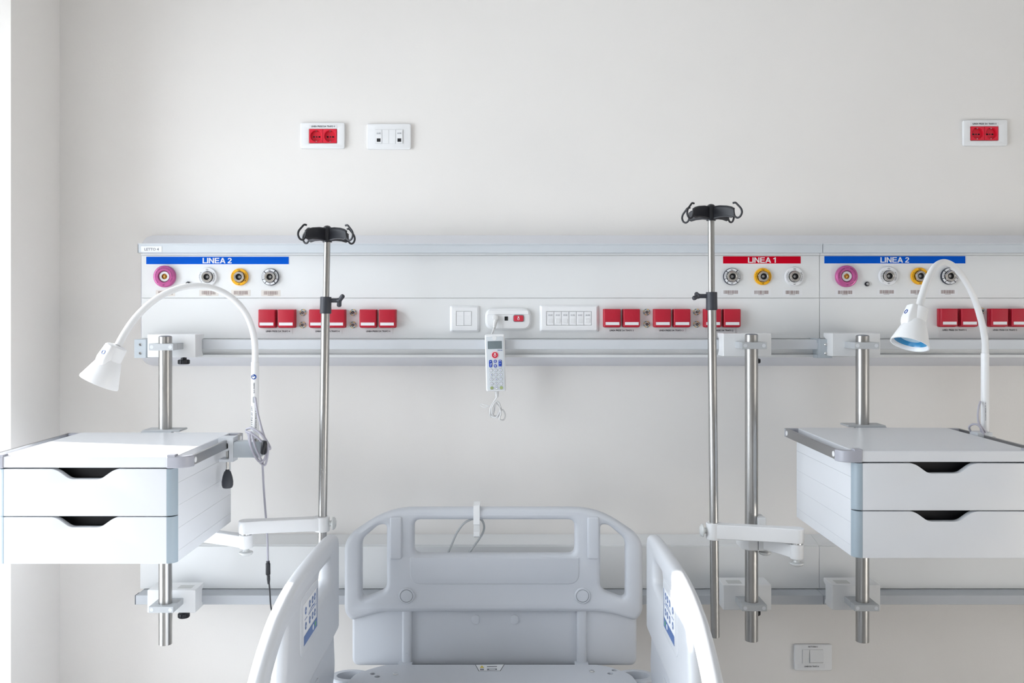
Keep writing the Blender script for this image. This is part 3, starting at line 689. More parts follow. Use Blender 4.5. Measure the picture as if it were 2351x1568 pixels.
loops = [s1, P(1134, 922, DCc), P(1127, 935, DCc - .005), P(1125, 950, DCc), P(1129, 957, DCc + .01), P(1134, 945, DCc), P(1137, 927, DCc - .01), P(1144, 924, DCc), P(1150, 940, DCc + .005), P(1146, 953, DCc + .012), P(1138, 956, DCc + .006), P(1130, 950, DCc - .006), P(1130, 935, DCc - .012),
         P(1139, 922, DCc - .01), P(1147, 928, DCc - .008), P(1148, 944, DCc), P(1139, 958, DCc), P(1129, 955, DCc + .004), P(1127, 940, DCc + .008), P(1135, 926, DCc + .004), P(1145, 933, DCc - .004), P(1150, 948, DCc - .006), P(1147, 962, DCc - .004), P(1156, 964, DCc + .004), P(1160, 953, DCc + .008), P(1154, 941, DCc + .006), P(1144, 948, DCc + .002), P(1142, 960, DCc)]
MB().tube(spline(loops, 6), 0.0026, 8).build('coiled_cord', 'cable_white', hs, smooth=60)
MB().tube(spline([P(1124, 932, DCc - .004), P(1113, 935.5, DCc), P(1104, 931, DCc + .01), P(1105, 927.5, DCc + .012), P(1118, 931, DCc + .004), P(1127, 933, DCc)], 6), 0.0014, 6).build('cord_tie', 'cable_white', hs, smooth=60)

# ================================================================== PLATES ON THE WALL
def wall_plate(name, label, cat, x0, x1, y0, y1, hole=None):
    t = thing(name, label, cat, tuple(P((x0 + x1) / 2, y1, DW)))
    plate('cover_plate', [rrect(X(x0, DW), X(x1, DW), Z(y1, DW), Z(y0, DW), 0.007)] + ([hole] if hole else []), 0.011, 0.0025, 'bright_plastic', t, y=DW - 0.005)
    return t
def red_double(x0, x1, y0, y1, label, text, sx0, sy0):
    D = DW - 0.0105; t = wall_plate('emergency_socket_plate', label, 'socket', x0, x1, y0, y1, rrect(X(sx0 - 0.5, D), X(sx0 + 63, D), Z(sy0 + 32, D), Z(sy0 - 0.5, D), 0.001))
    for k in range(2):
        a = sx0 + k * 31.6; cxp, cyp = a + 15.6, sy0 + 15.8; c = P(cxp, cyp, D - 0.001)
        sq = rrect(X(a, D), X(a + 31.0, D), Z(sy0 + 31.4, D), Z(sy0, D), 0.0008)
        hole = [(c.x + 0.0186 * cos(2 * pi * i / 32), c.z + 0.0186 * sin(2 * pi * i / 32)) for i in range(32)]
        so = plate('red_socket_module', [sq, hole], 0.0115, 0.0006, 'bright_red', t, y=D + 0.0045)
        MB().lathe([(0, 0.0192), (0.001, 0.0192)], (c.x, D + 0.0100, c.z), (0, -1, 0), 32).build('socket_floor', 'bright_red', so)
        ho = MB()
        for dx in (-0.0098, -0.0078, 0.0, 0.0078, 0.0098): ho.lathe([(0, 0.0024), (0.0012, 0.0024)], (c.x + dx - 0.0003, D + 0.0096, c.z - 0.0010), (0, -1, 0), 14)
        ho.build('pin_hole_shade', 'black_plastic', so)  # black discs paint the shade of pin holes that are not cut
        ea = MB(); ea.box(c.x - 0.002, c.x + 0.002, D + 0.001, D + 0.0099, c.z + 0.0158, c.z + 0.0182); ea.box(c.x - 0.002, c.x + 0.002, D + 0.001, D + 0.0099, c.z - 0.0182, c.z - 0.0162); ea.build('earth_clip', 'polished_steel', so)
    MB().pbox(sx0 - 1, sx0 + 63, sy0 - 10.5, sy0 - 2, DW - 0.0112, DW - 0.010, D).build('sticker_base', 'paper_white', t)
    m = MB(); text_into(m, text, P(sx0 + 31.5, sy0 - 6.4, DW - 0.0116), 54 / F * DW, 3.8 / F * DW); m.build('lettering', 'ink', t)
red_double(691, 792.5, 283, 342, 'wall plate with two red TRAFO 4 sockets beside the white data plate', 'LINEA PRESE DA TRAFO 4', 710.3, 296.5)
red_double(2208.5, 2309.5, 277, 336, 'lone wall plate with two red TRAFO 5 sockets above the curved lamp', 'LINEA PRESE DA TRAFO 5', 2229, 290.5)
t = wall_plate('data_wall_plate', 'white wall plate with two data jacks beside the red socket plate', 'data socket', 843, 944, 285.5, 343.5); D = DW - 0.0105
MB().pbox(861, 925.5, 297.5, 330.3, D - 0.0008, D + 0.002, D).build('mounting_frame', 'plastic_white', t)
data_module(t, 862, 877, 298.2, 329.6, D, 0.003, 'm', 'AC-039', True); data_module(t, 909.3, 924.5, 298.2, 329.6, D, 0.003, 'm', 'AC-040', True)
for a, b in ((877.8, 892.8), (893.4, 908.5)): MB().pbox(a, b, 298.2, 329.6, D - 0.0028, D + 0.002, D).build('blank_module', 'bright_plastic', t, bevel=0.0005)
t = wall_plate('night_light_switch', 'white NOTTURNA 3 switch plate low on the wall', 'light switch', 1822, 1908, 1477, 1537)
MB().pbox(1841.3, 1889, 1490.5, 1523, D - 0.0008, D + 0.002, D).build('mounting_frame', 'plastic_white', t)
MB().pbox(1842.3, 1857.6, 1491.3, 1522.4, D - 0.0028, D + 0.002, D).build('blank_module', 'plastic_white', t, bevel=0.0005)
m = MB(); xa, xb = X(1858.8, D), X(1888.8, D); z_a, z_b = Z(1491.3, D), Z(1521.5, D)
m.prism([(xa, D, z_b), (xa, D, z_a), (xa, D - 0.0030, z_a), (xa, D - 0.0085, z_b + 0.0055), (xa, D - 0.0035, z_b)], (xb - xa, 0, 0)); m.build('rocker', 'plastic_white', t, smooth=20)
MB().pbox(1832, 1894.5, 1524.5, 1534.5, D - 0.0008, D + 0.001, D).build('sticker_base', 'paper_white', t)
m = MB(); text_into(m, 'NOTTURNA 3', P(1866.7, 1484.8, D - 0.0012), 21.5 / F * DW, 3.4 / F * DW); text_into(m, 'LINEA DA TRAFO 4', P(1863.5, 1530, D - 0.0014), 33 / F * DW, 3.2 / F * DW); m.build('lettering', 'ink', t)

# ================================================================== STEEL COLUMNS WITH RAIL CLAMPS
DCOL = 2.69
def column(pxc, ytop, ybot, label, side):
    x = X(pxc, DCOL); zt, zb = Z(ytop, DCOL), Z(ybot, DCOL)
    t = thing('equipment_column', label, 'column', (x, DCOL, zb)); R = 0.0193
    m = MB(); m.lathe([(0, R), (zt - zb, R), (zt - zb, R * 0.9)], (x, DCOL, zb), (0, 0, 1), 40); m.build('tube', 'steel', t, smooth=30)
    MB().lathe([(0, R * 0.97), (0.0022, R * 0.86), (0.0034, R * 0.55), (0.0038, 0.001)], (x, DCOL, zt - 0.0002), (0, 0, 1), 32).build('end_plug', 'print_grey', t, smooth=30)
    y0, y1 = 2.737, 2.797
    for up in (True, False):
        if up: b1, b0, p1, p0 = Z(767.5, 2.735), Z(820.5, 2.735), Z(789, 2.655), Z(804.5, 2.655)
        else: b1, b0, p1, p0 = Z(1354.8, 2.735) , Z(1407.5, 2.735), Z(1393, 2.655), Z(1407.5, 2.655)
        if pxc > 1500: b1 += 0.003; b0 += 0.003 if up else 0.008; p1 += 0.004; p0 += 0.004
        if pxc > 1500 and not up: b1 += 0.012; p1 += 0.001; p0 += 0.001
        q = MB(); prof = [(y0, b0), (y0, b1), (y1 + 0.018, b1), (y1 + 0.018, b1 - 0.012), (y1, b1 - 0.018), (y1, b0 + 0.016), (y1 + 0.012, b0 + 0.004), (y1 + 0.012, b0)]
        q.prism([(x - 0.0735, a, b) for a, b in prof], (0.147, 0, 0)); cl = q.build('rail_clamp', 'plastic_white', t, bevel=0.003)
        for ya, yb in ((2.655, DCOL - 0.0004), (DCOL + 0.0004, y0 + 0.002)): MB().box(x - 0.0365, x + 0.0365, ya, yb, p0, p1).build('clamp_plate', 'clamp_grey', cl, bevel=0.0012)
        sc = MB()
        for s_ in (-1, 1): sc.lathe([(0, 0.0056), (0.0006, 0.0054)], (x + s_ * 0.0275, 2.6552, (p0 + p1) / 2), (0, -1, 0), 20)
        sc.build('screw_caps', 'rail_grey', cl)
        kx, ky = x + 0.029, 2.762
        k = MB(); k.lathe([(0, 0.004), (0.004, 0.004), (0.004, 0.0085), (0.011, 0.0088)], (kx, ky, b0 + 0.002), (0, 0, -1), 20)
        vs = []; n = 36
        k.lathe([(0.010, 0.0150), (0.0115, 0.0165), (0.0225, 0.0165), (0.024, 0.0155)], (kx, ky, b0 + 0.002), (0, 0, -1), n)
        for i in range(18): a = 2 * pi * i / 18; k.box(kx + 0.0163 * cos(a) - 0.0011, kx + 0.0163 * cos(a) + 0.0011, ky + 0.0163 * sin(a) - 0.0011, ky + 0.0163 * sin(a) + 0.0011, b0 - 0.0205, b0 - 0.0098)
        k.build('knurled_knob', 'black_plastic', cl, smooth=35)
        if not up: MB().box(x + (0.012 if pxc < 1000 else -0.055), x + (0.055 if pxc < 1000 else -0.012), 2.752, 2.785, b1 - 0.001, b1 + 0.0004).build('rating_label', 'channel_grey', cl)
    return t
column(379.8, 773, 1478, 'steel column carrying the cabinet beneath the LETTO 4 end', -1)
column(1725.3, 768.5, 1470, 'steel column holding the white swing arm below LINEA 1', 1)
column(1980, 771, 1472, 'steel column carrying the cabinet next to the swing arm', 1)

# ================================================================== DRIP POLES
def drip_pole(label, pts, collar, zbot, arms, knob_side, D):
    """pts: (px,py) of the axis at hook hub, collar top, lower end"""
    (hx, hy), (kx, ky), (bx, by) = pts
    top = P(hx, hy, D); mid = P(kx, ky, D); bot = P(bx, by, D)
    t = thing('drip_pole', label, 'drip pole', tuple(bot))
    MB().cyl(mid - Vector((0, 0, 0.05)), top, 0.0094, 28).build('upper_tube', 'steel', t, smooth=30)
    MB().cyl(bot, mid, 0.0126, 32).build('lower_tube', 'steel', t, smooth=30)
    ax = (top - bot).normalized(); ch = (collar[1] - collar[0]) / F * D
    cc = P(kx, collar[1], D); m = MB(); m.lathe([(0, 0.0158), (0.001, 0.0164), (ch - 0.001, 0.0160), (ch, 0.0152)], cc, ax, 32); co = m.build('collar', 'dark_plastic', t, smooth=30)
    s_ = knob_side; kz = cc.z + ch * 0.78; kb = Vector((cc.x + s_ * 0.014, D, kz)); k = MB()
    k.cyl(kb, kb + Vector((s_ * 0.020, 0, 0)), 0.0062, 16)
    e = kb + Vector((s_ * 0.026, 0, 0))
    if s_ > 0: w1, w2 = Vector((0.010, -0.006, 0.012)), Vector((-0.001, 0.002, -0.014))
    else: w1, w2 = Vector((-0.012, -0.006, -0.006)), Vector((-0.002, 0.010, 0.006))
    k.tube([e - Vector((s_ * 0.008, 0, 0)), e, e + Vector((s_ * 0.003, 0, 0))], [0.0060, 0.0085, 0.0055], 14)
    k.tube([e, e + w1 * 0.5, e + w1, e + w1 * 1.25, e + w1 * 1.35], [0.0066, 0.0064, 0.0068, 0.0055, 0.002], 12)
    k.tube([e, e + w2 * 0.5, e + w2, e + w2 * 1.25, e + w2 * 1.35], [0.0066, 0.0064, 0.0068, 0.0055, 0.002], 12)
    k.build('wing_knob', 'dark_plastic', co, smooth=40)
    # hook head
    hz = top.z
    hb = MB(); hb.lathe([(-0.022, 0.0135), (-0.018, 0.0135), (-0.017, 0.0120), (0.016, 0.0120), (0.022, 0.011), (0.0255, 0.007), (0.027, 0.001)], top, (0, 0, 1), 24)
    hb.lathe([(0.004, 0.021), (0.012, 0.020), (0.020, 0.013), (0.024, 0.004)], top + Vector((0, 0.012, 0)), (0, 0, 1), 20)
    hub = hb.build('hook_hub', 'black_plastic', t, smooth=35)
    for dx, dy in arms:
        d = Vector((dx, dy, 0)).normalized(); n = Vector((-d.y, d.x, 0))
        def q(r, z): return top + d * r + Vector((0, 0, z))
        a = MB(); out = [(0.006, 0.017), (0.030, 0.0175), (0.055, 0.0145), (0.074, 0.010), (0.080, 0.005), (0.0805, -0.010), (0.072, -0.0155), (0.055, -0.0125), (0.030, -0.0125), (0.006, -0.016)]
        a.prism([q(r, z) - n * 0.0028 for r, z in out], n * 0.0056)
        for z0 in ((0.0165, 0.0170, 0.0140, 0.0095, 0.005), (-0.016, -0.0125, -0.0125, -0.0155, -0.012)):
            a.tube([q(r, z) for r, z in zip((0.008, 0.030, 0.055, 0.072, 0.080), z0)], 0.0036, 8)
        a.build('arm', 'black_plastic', hub, smooth=35)
        h = MB(); h.tube(spline([q(0.079, 0.004), q(0.0800, -0.006), q(0.0835, -0.0155), q(0.092, -0.0205), q(0.1010, -0.0175), q(0.1065, -0.009), q(0.1065, -0.001), q(0.1025, 0.0065), q(0.0930, 0.0160), q(0.0855, 0.0225), q(0.0770, 0.0225)], 5), 0.0029, 8); h.build('hook', 'black_plastic', hub, smooth=60)
    return t
drip_pole('steel drip pole with black hooks beside the gooseneck lamp below LINEA 2', ((751.5, 539), (747.5, 705), (737.0, 1440)), (681.5, 720), 0, ((-.057, -.075), (.075, -.057), (.057, .075), (-.075, .057)), 1, 2.60)
drip_pole('taller steel drip pole with black hooks beside the red LINEA 1 strip', ((1632.5, 489.5), (1634, 690), (1641.8, 1462)), (670.5, 712), 0, ((.060, -.073), (-.073, -.060), (-.060, .073), (.073, .060)), -1, 2.60)

# ================================================================== WHITE SWING ARMS
def mushroom(mb, p, axis, s=1.0):
    mb.lathe([(0, 0.0085 * s), (0.006 * s, 0.0082 * s), (0.010 * s, 0.0105 * s), (0.012 * s, 0.0190 * s), (0.0150 * s, 0.0195 * s), (0.0190 * s, 0.0165 * s), (0.0220 * s, 0.0100 * s), (0.0230 * s, 0.001)], p, axis, 24)
def capsule_bar(p, q, r0, r1, n=10):
    """2-D outline (x,y) of a rounded bar between p and q"""
    d = (q - p).normalized(); a0 = math.atan2(d.y, d.x); out = []
    for k in range(n + 1): a = a0 + pi / 2 + pi * k / n; out.append((p.x + r0 * cos(a), p.y + r0 * sin(a)))
    mid = (p + q) / 2; nn = Vector((-d.y, d.x)); w = min(r0, r1) * 0.80
    out.append(tuple(p.lerp(q, 0.22) - nn * w)); out.append(tuple(p.lerp(q, 0.78) - nn * w))
    for k in range(n + 1): a = a0 - pi / 2 + pi * k / n; out.append((q.x + r1 * cos(a), q.y + r1 * sin(a)))
    out.append(tuple(p.lerp(q, 0.78) + nn * w)); out.append(tuple(p.lerp(q, 0.22) + nn * w))
    return out
def swing_arm(label, pole, joint, col, zu, zl, ks):
    """pole/joint/col are (x,y); zu,zl = (top,bottom) of upper and lower arm"""
    t = thing('swing_arm', label, 'support arm', (col[0], col[1], zl[1]))
    p, jn, c = Vector(pole), Vector(joint), Vector(col)
    o = capsule_bar(jn, p, 0.0205, 0.0200)
    MB().prism([(a, b, zu[1]) for a, b in o], (0, 0, zu[0] - zu[1])).build('upper_arm', 'bright_plastic', t, bevel=0.003)
    MB().lathe([(0, 0.0215), (zu[0] - zu[1] + 0.006, 0.0215)], (p.x, p.y, zu[1] - 0.004), (0, 0, 1), 32).build('pole_ring', 'bright_plastic', t, bevel=0.002)
    jz = MB(); jz.lathe([(0, 0.0185), (zl[0] - zl[1], 0.0195)], (jn.x, jn.y, zl[1]), (0, 0, 1), 28); jz.build('joint', 'bright_plastic', t, bevel=0.002)
    MB().cyl((jn.x, jn.y, zl[0] - 0.002), (jn.x, jn.y, zu[1] + 0.002), 0.0155, 24).build('joint_washer', 'polished_steel', t, smooth=30)
    m = MB(); mushroom(m, (jn.x, jn.y, zl[1] + 0.001), (0, 0, -1)); m.build('joint_knob', 'knob_clear', t, smooth=40)
    d = (jn - c).normalized(); st = c + d * 0.022
    o = capsule_bar(st, jn, 0.019, 0.017)
    MB().prism([(a, b, zl[1] + 0.002) for a, b in o], (0, 0, zl[0] - zl[1] - 0.004)).build('lower_arm', 'bright_plastic', t, bevel=0.003)
    # clamp around the column, with chamfered corners and a seam
    w, e = 0.040, 0.018; zh = (0, 0, zu[1] + 0.008 - zl[1])
    cl = MB().prism([(c.x + a, c.y + b, zl[1] - 0.002) for a, b in [(-w + e, -0.058), (0.0045, -0.058), (0.0045, 0.026), (-w, 0.026), (-w, -0.058 + e * 1.3)]], zh).build('column_clamp', 'plastic_white', t, bevel=0.003)
    MB().prism([(c.x + a, c.y + b, zl[1] - 0.002) for a, b in [(0.0060, -0.058), (w - e * 0.4, -0.058), (w, -0.045), (w, 0.026), (0.0060, 0.026)]], zh).build('clamp_half', 'plastic_white', cl, bevel=0.003)
    MB().prism([(c.x + a, c.y + b, zu[1]) for a, b in ((0.012, -0.030), (0.036, -0.030), (0.036, 0.024), (0.012, 0.024))], (0, 0, zu[0] - zu[1] + 0.002)).build('clamp_jaw', 'plastic_white', cl, bevel=0.003)
    m = MB(); mushroom(m, (c.x + 0.032, c.y - 0.030, zl[1]), (0, 0, -1), 0.95); m.build('clamp_knob', 'knob_clear', cl, smooth=40)
    m = MB(); mushroom(m, (p.x + ks * 0.019, p.y, (zu[0] + zu[1]) / 2), (ks, 0, 0), 0.95); m.build('ring_knob', 'knob_clear', t, smooth=40)
    return t
swing_arm('white swing arm from the LETTO 4 side column to its drip pole', (X(739.6, 2.60), 2.60), (X(565, 2.56), 2.56), (X(379.8, DCOL), DCOL), (Z(1194, 2.56), Z(1224, 2.56)), (Z(1226.5, 2.56), Z(1258, 2.56)), 1)
swing_arm('white swing arm between the bare steel column and the taller drip pole', (X(1638.3, 2.60), 2.60), (X(1829.5, 2.545), 2.545), (X(1725.3, DCOL), DCOL), (Z(1209, 2.56), Z(1242.5, 2.56)), (Z(1245.5, 2.56), Z(1279, 2.56)), -1)

# ================================================================== DRAWER CABINETS
def cabinet(cx, zt, label, D0=2.21, D1=2.655):
    """zt: top surface height"""
    hw_ = 0.2215; t = thing('drawer_cabinet', label, 'cabinet', (cx, D1, zt - 0.265))
    zb = zt - 0.2640; rc = 0.021
    # table top
    plan = round_poly([(cx - hw_, D0), (cx + hw_, D0), (cx + hw_, D1), (cx - hw_, D1)], [0.004, 0.004, 0.02, 0.02])
    MB().prism([(a, b, zt - 0.0275) for a, b in plan], (0, 0, 0.0275)).build('table_top', 'lacquer_white', t, bevel=0.0025)
    # carcass
    MB().box(cx - hw_ + 0.006, cx + hw_ - 0.006, D0 + 0.050, D1 - 0.004, zb + 0.004, zt - 0.027).build('carcass', 'lacquer_white', t)
    MB().box(cx - hw_ + 0.003, cx + hw_ - 0.003, D1 - 0.012, D1, zb + 0.002, zt - 0.027).build('back_panel', 'lacquer_white', t)
    MB().box(cx - hw_ + 0.003, cx + hw_ - 0.003, D0 + 0.020, D1, zb, zb + 0.008).build('bottom_panel', 'lacquer_white', t)
    for s_ in (-1, 1):
        xo = cx + s_ * hw_; z = zb; hts = [0.0265] + [0.0565] * 3; hts.append(zt - 0.029 - zb - sum(hts))
        for k, hgt in enumerate(hts):
            MB().box(min(xo, xo - s_ * 0.012), max(xo, xo - s_ * 0.012), D0 + rc, D1 - 0.002, z + 0.00012, z + hgt - 0.00012).build('side_slat', 'lacquer_white', t, bevel=0.0005)
            z += hgt
    zd = [zt - 0.0305, zt - 0.1465, zt - 0.1490, zb]
    for k in range(2):
        d1, d0 = zd[k * 2], zd[k * 2 + 1]; xa, xb = cx - hw_ + rc, cx + hw_ - rc; dp = 0.0250
        out = [(xa, d0), (xb, d0), (xb, d1), (cx + 0.073, d1), (cx + 0.038, d1 - dp), (cx - 0.038, d1 - dp), (cx - 0.073, d1), (xa, d1)]
        dr = plate('drawer_front', [round_poly(out, [0.001, 0.001, 0.002, 0.014, 0.010, 0.010, 0.014, 0.002])], 0.018, 0.0009, 'lacquer_white', t, y=D0 + 0.009)
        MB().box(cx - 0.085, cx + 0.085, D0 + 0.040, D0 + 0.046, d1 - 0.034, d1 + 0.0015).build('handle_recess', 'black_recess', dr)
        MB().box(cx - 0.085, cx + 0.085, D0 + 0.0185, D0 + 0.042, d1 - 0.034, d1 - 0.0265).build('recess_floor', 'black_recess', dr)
        for s_ in (-1, 1):
            n = 8; pts = []
            ccx = cx + s_ * (hw_ - rc)
            for i in range(n + 1): a = pi / 2 * i / n; pts.append((ccx + s_ * rc * cos(a), D0 + rc - rc * sin(a)))
            pts.append((ccx, D0 + rc))
            MB().prism([(a, b, d0 + 0.0004) for a, b in pts], (0, 0, d1 - d0 - 0.0006)).build('corner_trim', 'trim_bluegrey', t, smooth=30)
    # side rails
    for s_ in (-1, 1):
        xo = cx + s_ * (hw_ + 0.0365); z1 = zt - 0.0010; z0 = z1 - 0.0245
        ra = MB().box(min(xo, xo - s_ * 0.008), max(xo, xo - s_ * 0.008), D0 + 0.030, D1 - 0.004, z0, z1).build('side_rail', 'rail_steel', t, bevel=0.0008)
        for yy in (D0 + 0.040, D1 - 0.026): MB().lathe([(0, 0.0074), (0.0012, 0.0068)], (xo - s_ * 0.0002, yy, (z0 + z1) / 2), (s_, 0, 0), 20).build('bolt_cap', 'bright_plastic', ra, smooth=35)
        # front bracket: rounded corner wrapping to the table top
        xi = cx + s_ * (hw_ - rc); R = 0.034
        pts = [(xi, D0 - 0.002)]
        ccx, ccy = xo + s_ * 0.001 - s_ * R, D0 - 0.002 + R
        for i in range(9): a = pi / 2 * i / 8; pts.append((ccx + s_ * R * sin(a), ccy - R * cos(a)))
        pts += [(xo - s_ * 0.011, D0 + 0.033), (cx + s_ * (hw_ + 0.012), D0 + 0.020), (cx + s_ * (hw_ - 0.002), D0 + 0.026), (xi, D0 + 0.012)]
        br = MB().prism([(a, b, z0 - 0.0035) for a, b in pts], (0, 0, z1 - z0 + 0.0045)).build('front_bracket', 'corner_violet', t, bevel=0.003, seg=3)
        MB().box(min(xi, cx + s_ * hw_), max(xi, cx + s_ * hw_), D0 - 0.001, D0 + 0.022, z1 - 0.0005, zt + 0.0045).build('bracket_tab', 'corner_violet', br, bevel=0.002)
        pts = [(cx + s_ * (hw_ - 0.004), D1), (xo - s_ * 0.008, D1), (xo + s_ * 0.0012, D1 - 0.008), (xo + s_ * 0.0012, D1 - 0.016), (xo - s_ * 0.010, D1 - 0.022), (cx + s_ * (hw_ - 0.004), D1 - 0.016)]
        MB().prism([(a, b, z0 + 0.001) for a, b in pts], (0, 0, z1 - z0 - 0.001)).build('rear_bracket', 'corner_violet', t, bevel=0.0015)
    # column mount behind and knob below
    MB().box(cx - 0.056 + (X(1980, DCOL) - cx if cx > 0 else X(379.8, DCOL) - cx), cx + 0.056 + (X(1980, DCOL) - cx if cx > 0 else X(379.8, DCOL) - cx), D1 - 0.001, DCOL + 0.030, zt + 0.001, zt + 0.0065).build('mount_bracket', 'clamp_grey', t, bevel=0.002)
    MB().box(cx - 0.045, cx + 0.045, D1 - 0.001, DCOL - 0.0185, zt - 0.18, zt + 0.002).build('mount_block', 'clamp_grey', t)
    m = MB(); kx = cx + 0.040 if cx > 0 else cx + 0.075; mushroom(m, (kx, 2.52, zb + 0.002), (0, 0, -1), 0.95); m.build('release_knob', 'knob_clear', t, smooth=40)
    return t
CXL, CXR = -1.0455, 1.0700
ZTL, ZTR = Z(1048.5, 2.21), Z(1035.3, 2.21)
cabinet(CXL, ZTL, 'white two-drawer cabinet with a patch of sunlight on its top')
cabinet(CXR, ZTR, 'white two-drawer cabinet beyond the bare steel column, its top in shade')

# ================================================================== EXAMINATION LAMPS
def exam_lamp(label, neck, post_px, post_y, D, head, side, base, cable):
    base = Vector(base)
    t = thing('examination_lamp', label, 'lamp', tuple(base)); r = 0.0093
    (ptx, pty), (pbx, pby) = post_px
    a, b = P(ptx, pty, D), P(pbx, pby, D)
    po = MB().cyl(b, a, 0.0108, 28).build('post', 'bright_plastic', t, smooth=30)
    MB().cyl(a - Vector((0, 0, 0.0006)), a + Vector((0, 0, 0.0006)), 0.0111, 28).build('post_joint', 'bright_plastic', po, smooth=30)
    n0, dn = neck
    pts = [P(px, py, D + (dn - D) * (i / (len(n0) - 1)) ** 1.2) for i, (px, py) in enumerate(n0)]
    path = spline(pts, 6); m = len(path)
    MB().tube(path, [r * (1.0 - 0.12 * sin(pi * i / (m - 1))) for i in range(m)], 20).build('gooseneck', 'bright_plastic', t, smooth=60)
    tip = pts[-1]; ax, R1, R0, L = head; ax = Vector(ax).normalized()
    hd = MB()
    hd.lathe([(-0.002, 0.012), (0.0, R0 * 0.92), (0.002, R0), (L * 0.36, R0 * 1.04), (L * 0.40, R0 * 1.16), (L * 0.97, R1), (L, R1), (L, R1 - 0.003), (L * 0.90, R1 - 0.006)], tip, ax, 44, caps=False)
    hd.build('lamp_head', 'bright_plastic', t, smooth=30)
    MB().lathe([(L * 0.985, R1 - 0.0022), (L * 0.90, R1 - 0.0055), (L * 0.80, R1 * 0.66), (L * 0.78, 0.001)], tip, ax, 40, caps=False).build('reflector', 'lens_blue', t, smooth=40)
    MB().lathe([(L * 0.84, R1 * 0.52), (L * 0.81, R1 * 0.50)], tip + ax * 0.0, ax, 32).build('lens', 'lens_pale', t, smooth=40)
    MB().lathe([(-0.0030, 0.0118), (-0.0018, 0.0118)], tip, ax, 24).build('neck_ring', 'bright_plastic', t)
    # switch housing on the side facing the room's window side
    sd = Vector(side); sd = (sd - ax * sd.dot(ax)).normalized(); w = ax.cross(sd)
    o = tip + sd * (R0 * 0.55)
    loops = []
    for (h, e, wd) in ((0.0, 0.013, 0.016), (0.003, 0.0165, 0.018), (L * 0.38, 0.0215, 0.021), (L * 0.48, 0.020, 0.021), (L * 0.62, 0.0165, 0.016)):
        lp = round_poly([(-wd, -0.006), (wd, -0.006), (wd * 0.72, e), (-wd * 0.72, e)], 0.006, 5)
        loops.append([o + ax * h + w * q[0] + sd * q[1] for q in lp])
    hs_ = MB().loft(loops).build('switch_housing', 'bright_plastic', t, smooth=40)
    bc = o + ax * (L * 0.24) + sd * 0.0190
    nrm = (sd - ax * 0.12).normalized()
    MB().lathe([(0, 0.0080), (0.0014, 0.0076)], bc - nrm * 0.001, nrm, 24).build('button', 'plastic_white', hs_, smooth=35)
    MB().lathe([(0.0, 0.0058), (0.0018, 0.0058), (0.0018, 0.0042), (0.0, 0.0042)], bc, nrm, 24, caps=False).build('button_ring', 'ink_blue', hs_)
    return t, po, a, b
DLp = 2.522
L1, post1, pa, pb = exam_lamp('white gooseneck examination lamp clamped to the sunlit cabinet', ([(585.6, 832), (585.8, 808), (584, 780), (577.5, 750), (563, 717), (540, 690), (510, 669.5), (475, 658), (438, 656.5), (402, 664.5), (366, 681.5), (334, 706), (307, 735), (285.5, 767), (270.5, 795)], 2.27),
                               ((585.6, 832), (585.6, 1006)), None, DLp, ((-40.0, -9.0, -84.0), 0.0490, 0.0245, 0.102), (-0.42, -0.90, 0.1), P(585.6, 1045, DLp), None)
DRp = 2.52
L2, post2, pa2, pb2 = exam_lamp('white gooseneck examination lamp clamped to the shaded cabinet', ([(2261.5, 812), (2262, 790), (2258.5, 762), (2251, 730), (2239.5, 692), (2224, 658), (2206, 629.5), (2187, 609.5), (2167, 602), (2149, 610), (2134.5, 631), (2123.5, 658), (2115.5, 684), (2110.5, 707)], 2.24),
                               ((2261.5, 812), (2261.5, 1010)), None, DRp, ((-34.0, -24.0, -88.0), 0.0460, 0.0225, 0.100), (-0.97, -0.22, 0.1), P(2261.5, 1030, DRp), None)
# printed marks on the left post
yq = DLp - 0.01115; c = P(585.5, 864.5, DLp); m = MB().lathe([(0, 0.0083), (0.0004, 0.0083)], (c.x, DLp - 0.0104, c.z), (0, -1, 0), 24); m.build('mark_backing', 'paper_white', post1)
mk = MB().lathe([(0, 0.0072), (0.0004, 0.0072)], (c.x, yq + 0.0003, c.z), (0, -1, 0), 24).build('manual_mark', 'ink_blue', post1)
m = MB(); yy = yq - 0.0004; m.prism([(c.x - 0.0050, yy, c.z - 0.0022), (c.x - 0.0010, yy, c.z - 0.0056), (c.x + 0.0046, yy, c.z - 0.0006), (c.x + 0.0016, yy, c.z + 0.0022), (c.x - 0.001, yy, c.z + 0.0004), (c.x - 0.0048, yy, c.z + 0.0015)], (0, -0.0002, 0))
m.arc((c.x - 0.0024, 0, c.z + 0.0042), 0, 0.0016, 0, 360, yy - 0.0002, yy, 10); m.build('manual_symbol', 'paper_white', post1)
m = MB(); text_into(m, 'Q.C. PASSED', (X(586, DLp), yq, Z(890, DLp)), 24 / F * DLp, 3.4 / F * DLp, right=(0, 0, 1), up=(-1, 0, 0)); m.build('lettering', 'ink', post1)
m = MB(); text_into(m, 'A S 0 8 IP20 LED 230V', (X(580.5, DLp), yq + 0.0010, Z(958, DLp)), 54 / F * DLp, 3.0 / F * DLp, right=(0, 0, 1), up=(-1, 0, 0)); text_into(m, '0123456 MADE IN EU', (X(590, DLp), yq + 0.0006, Z(957, DLp)), 50 / F * DLp, 2.4 / F * DLp, right=(0, 0, 1), up=(-1, 0, 0)); m.build('lettering', 'ink', post1)
plate('painted_cable_slot', [[(X(586, DLp) + a, Z(917, DLp) + b) for a, b in rrect(-0.0046, 0.0046, -0.0090, 0.0090, 0.0046)]], 0.0006, 0.0001, 'clamp_grey', post1, y=DLp - 0.0108)  # flat grey plate, colour stands in for the shaded cable hole
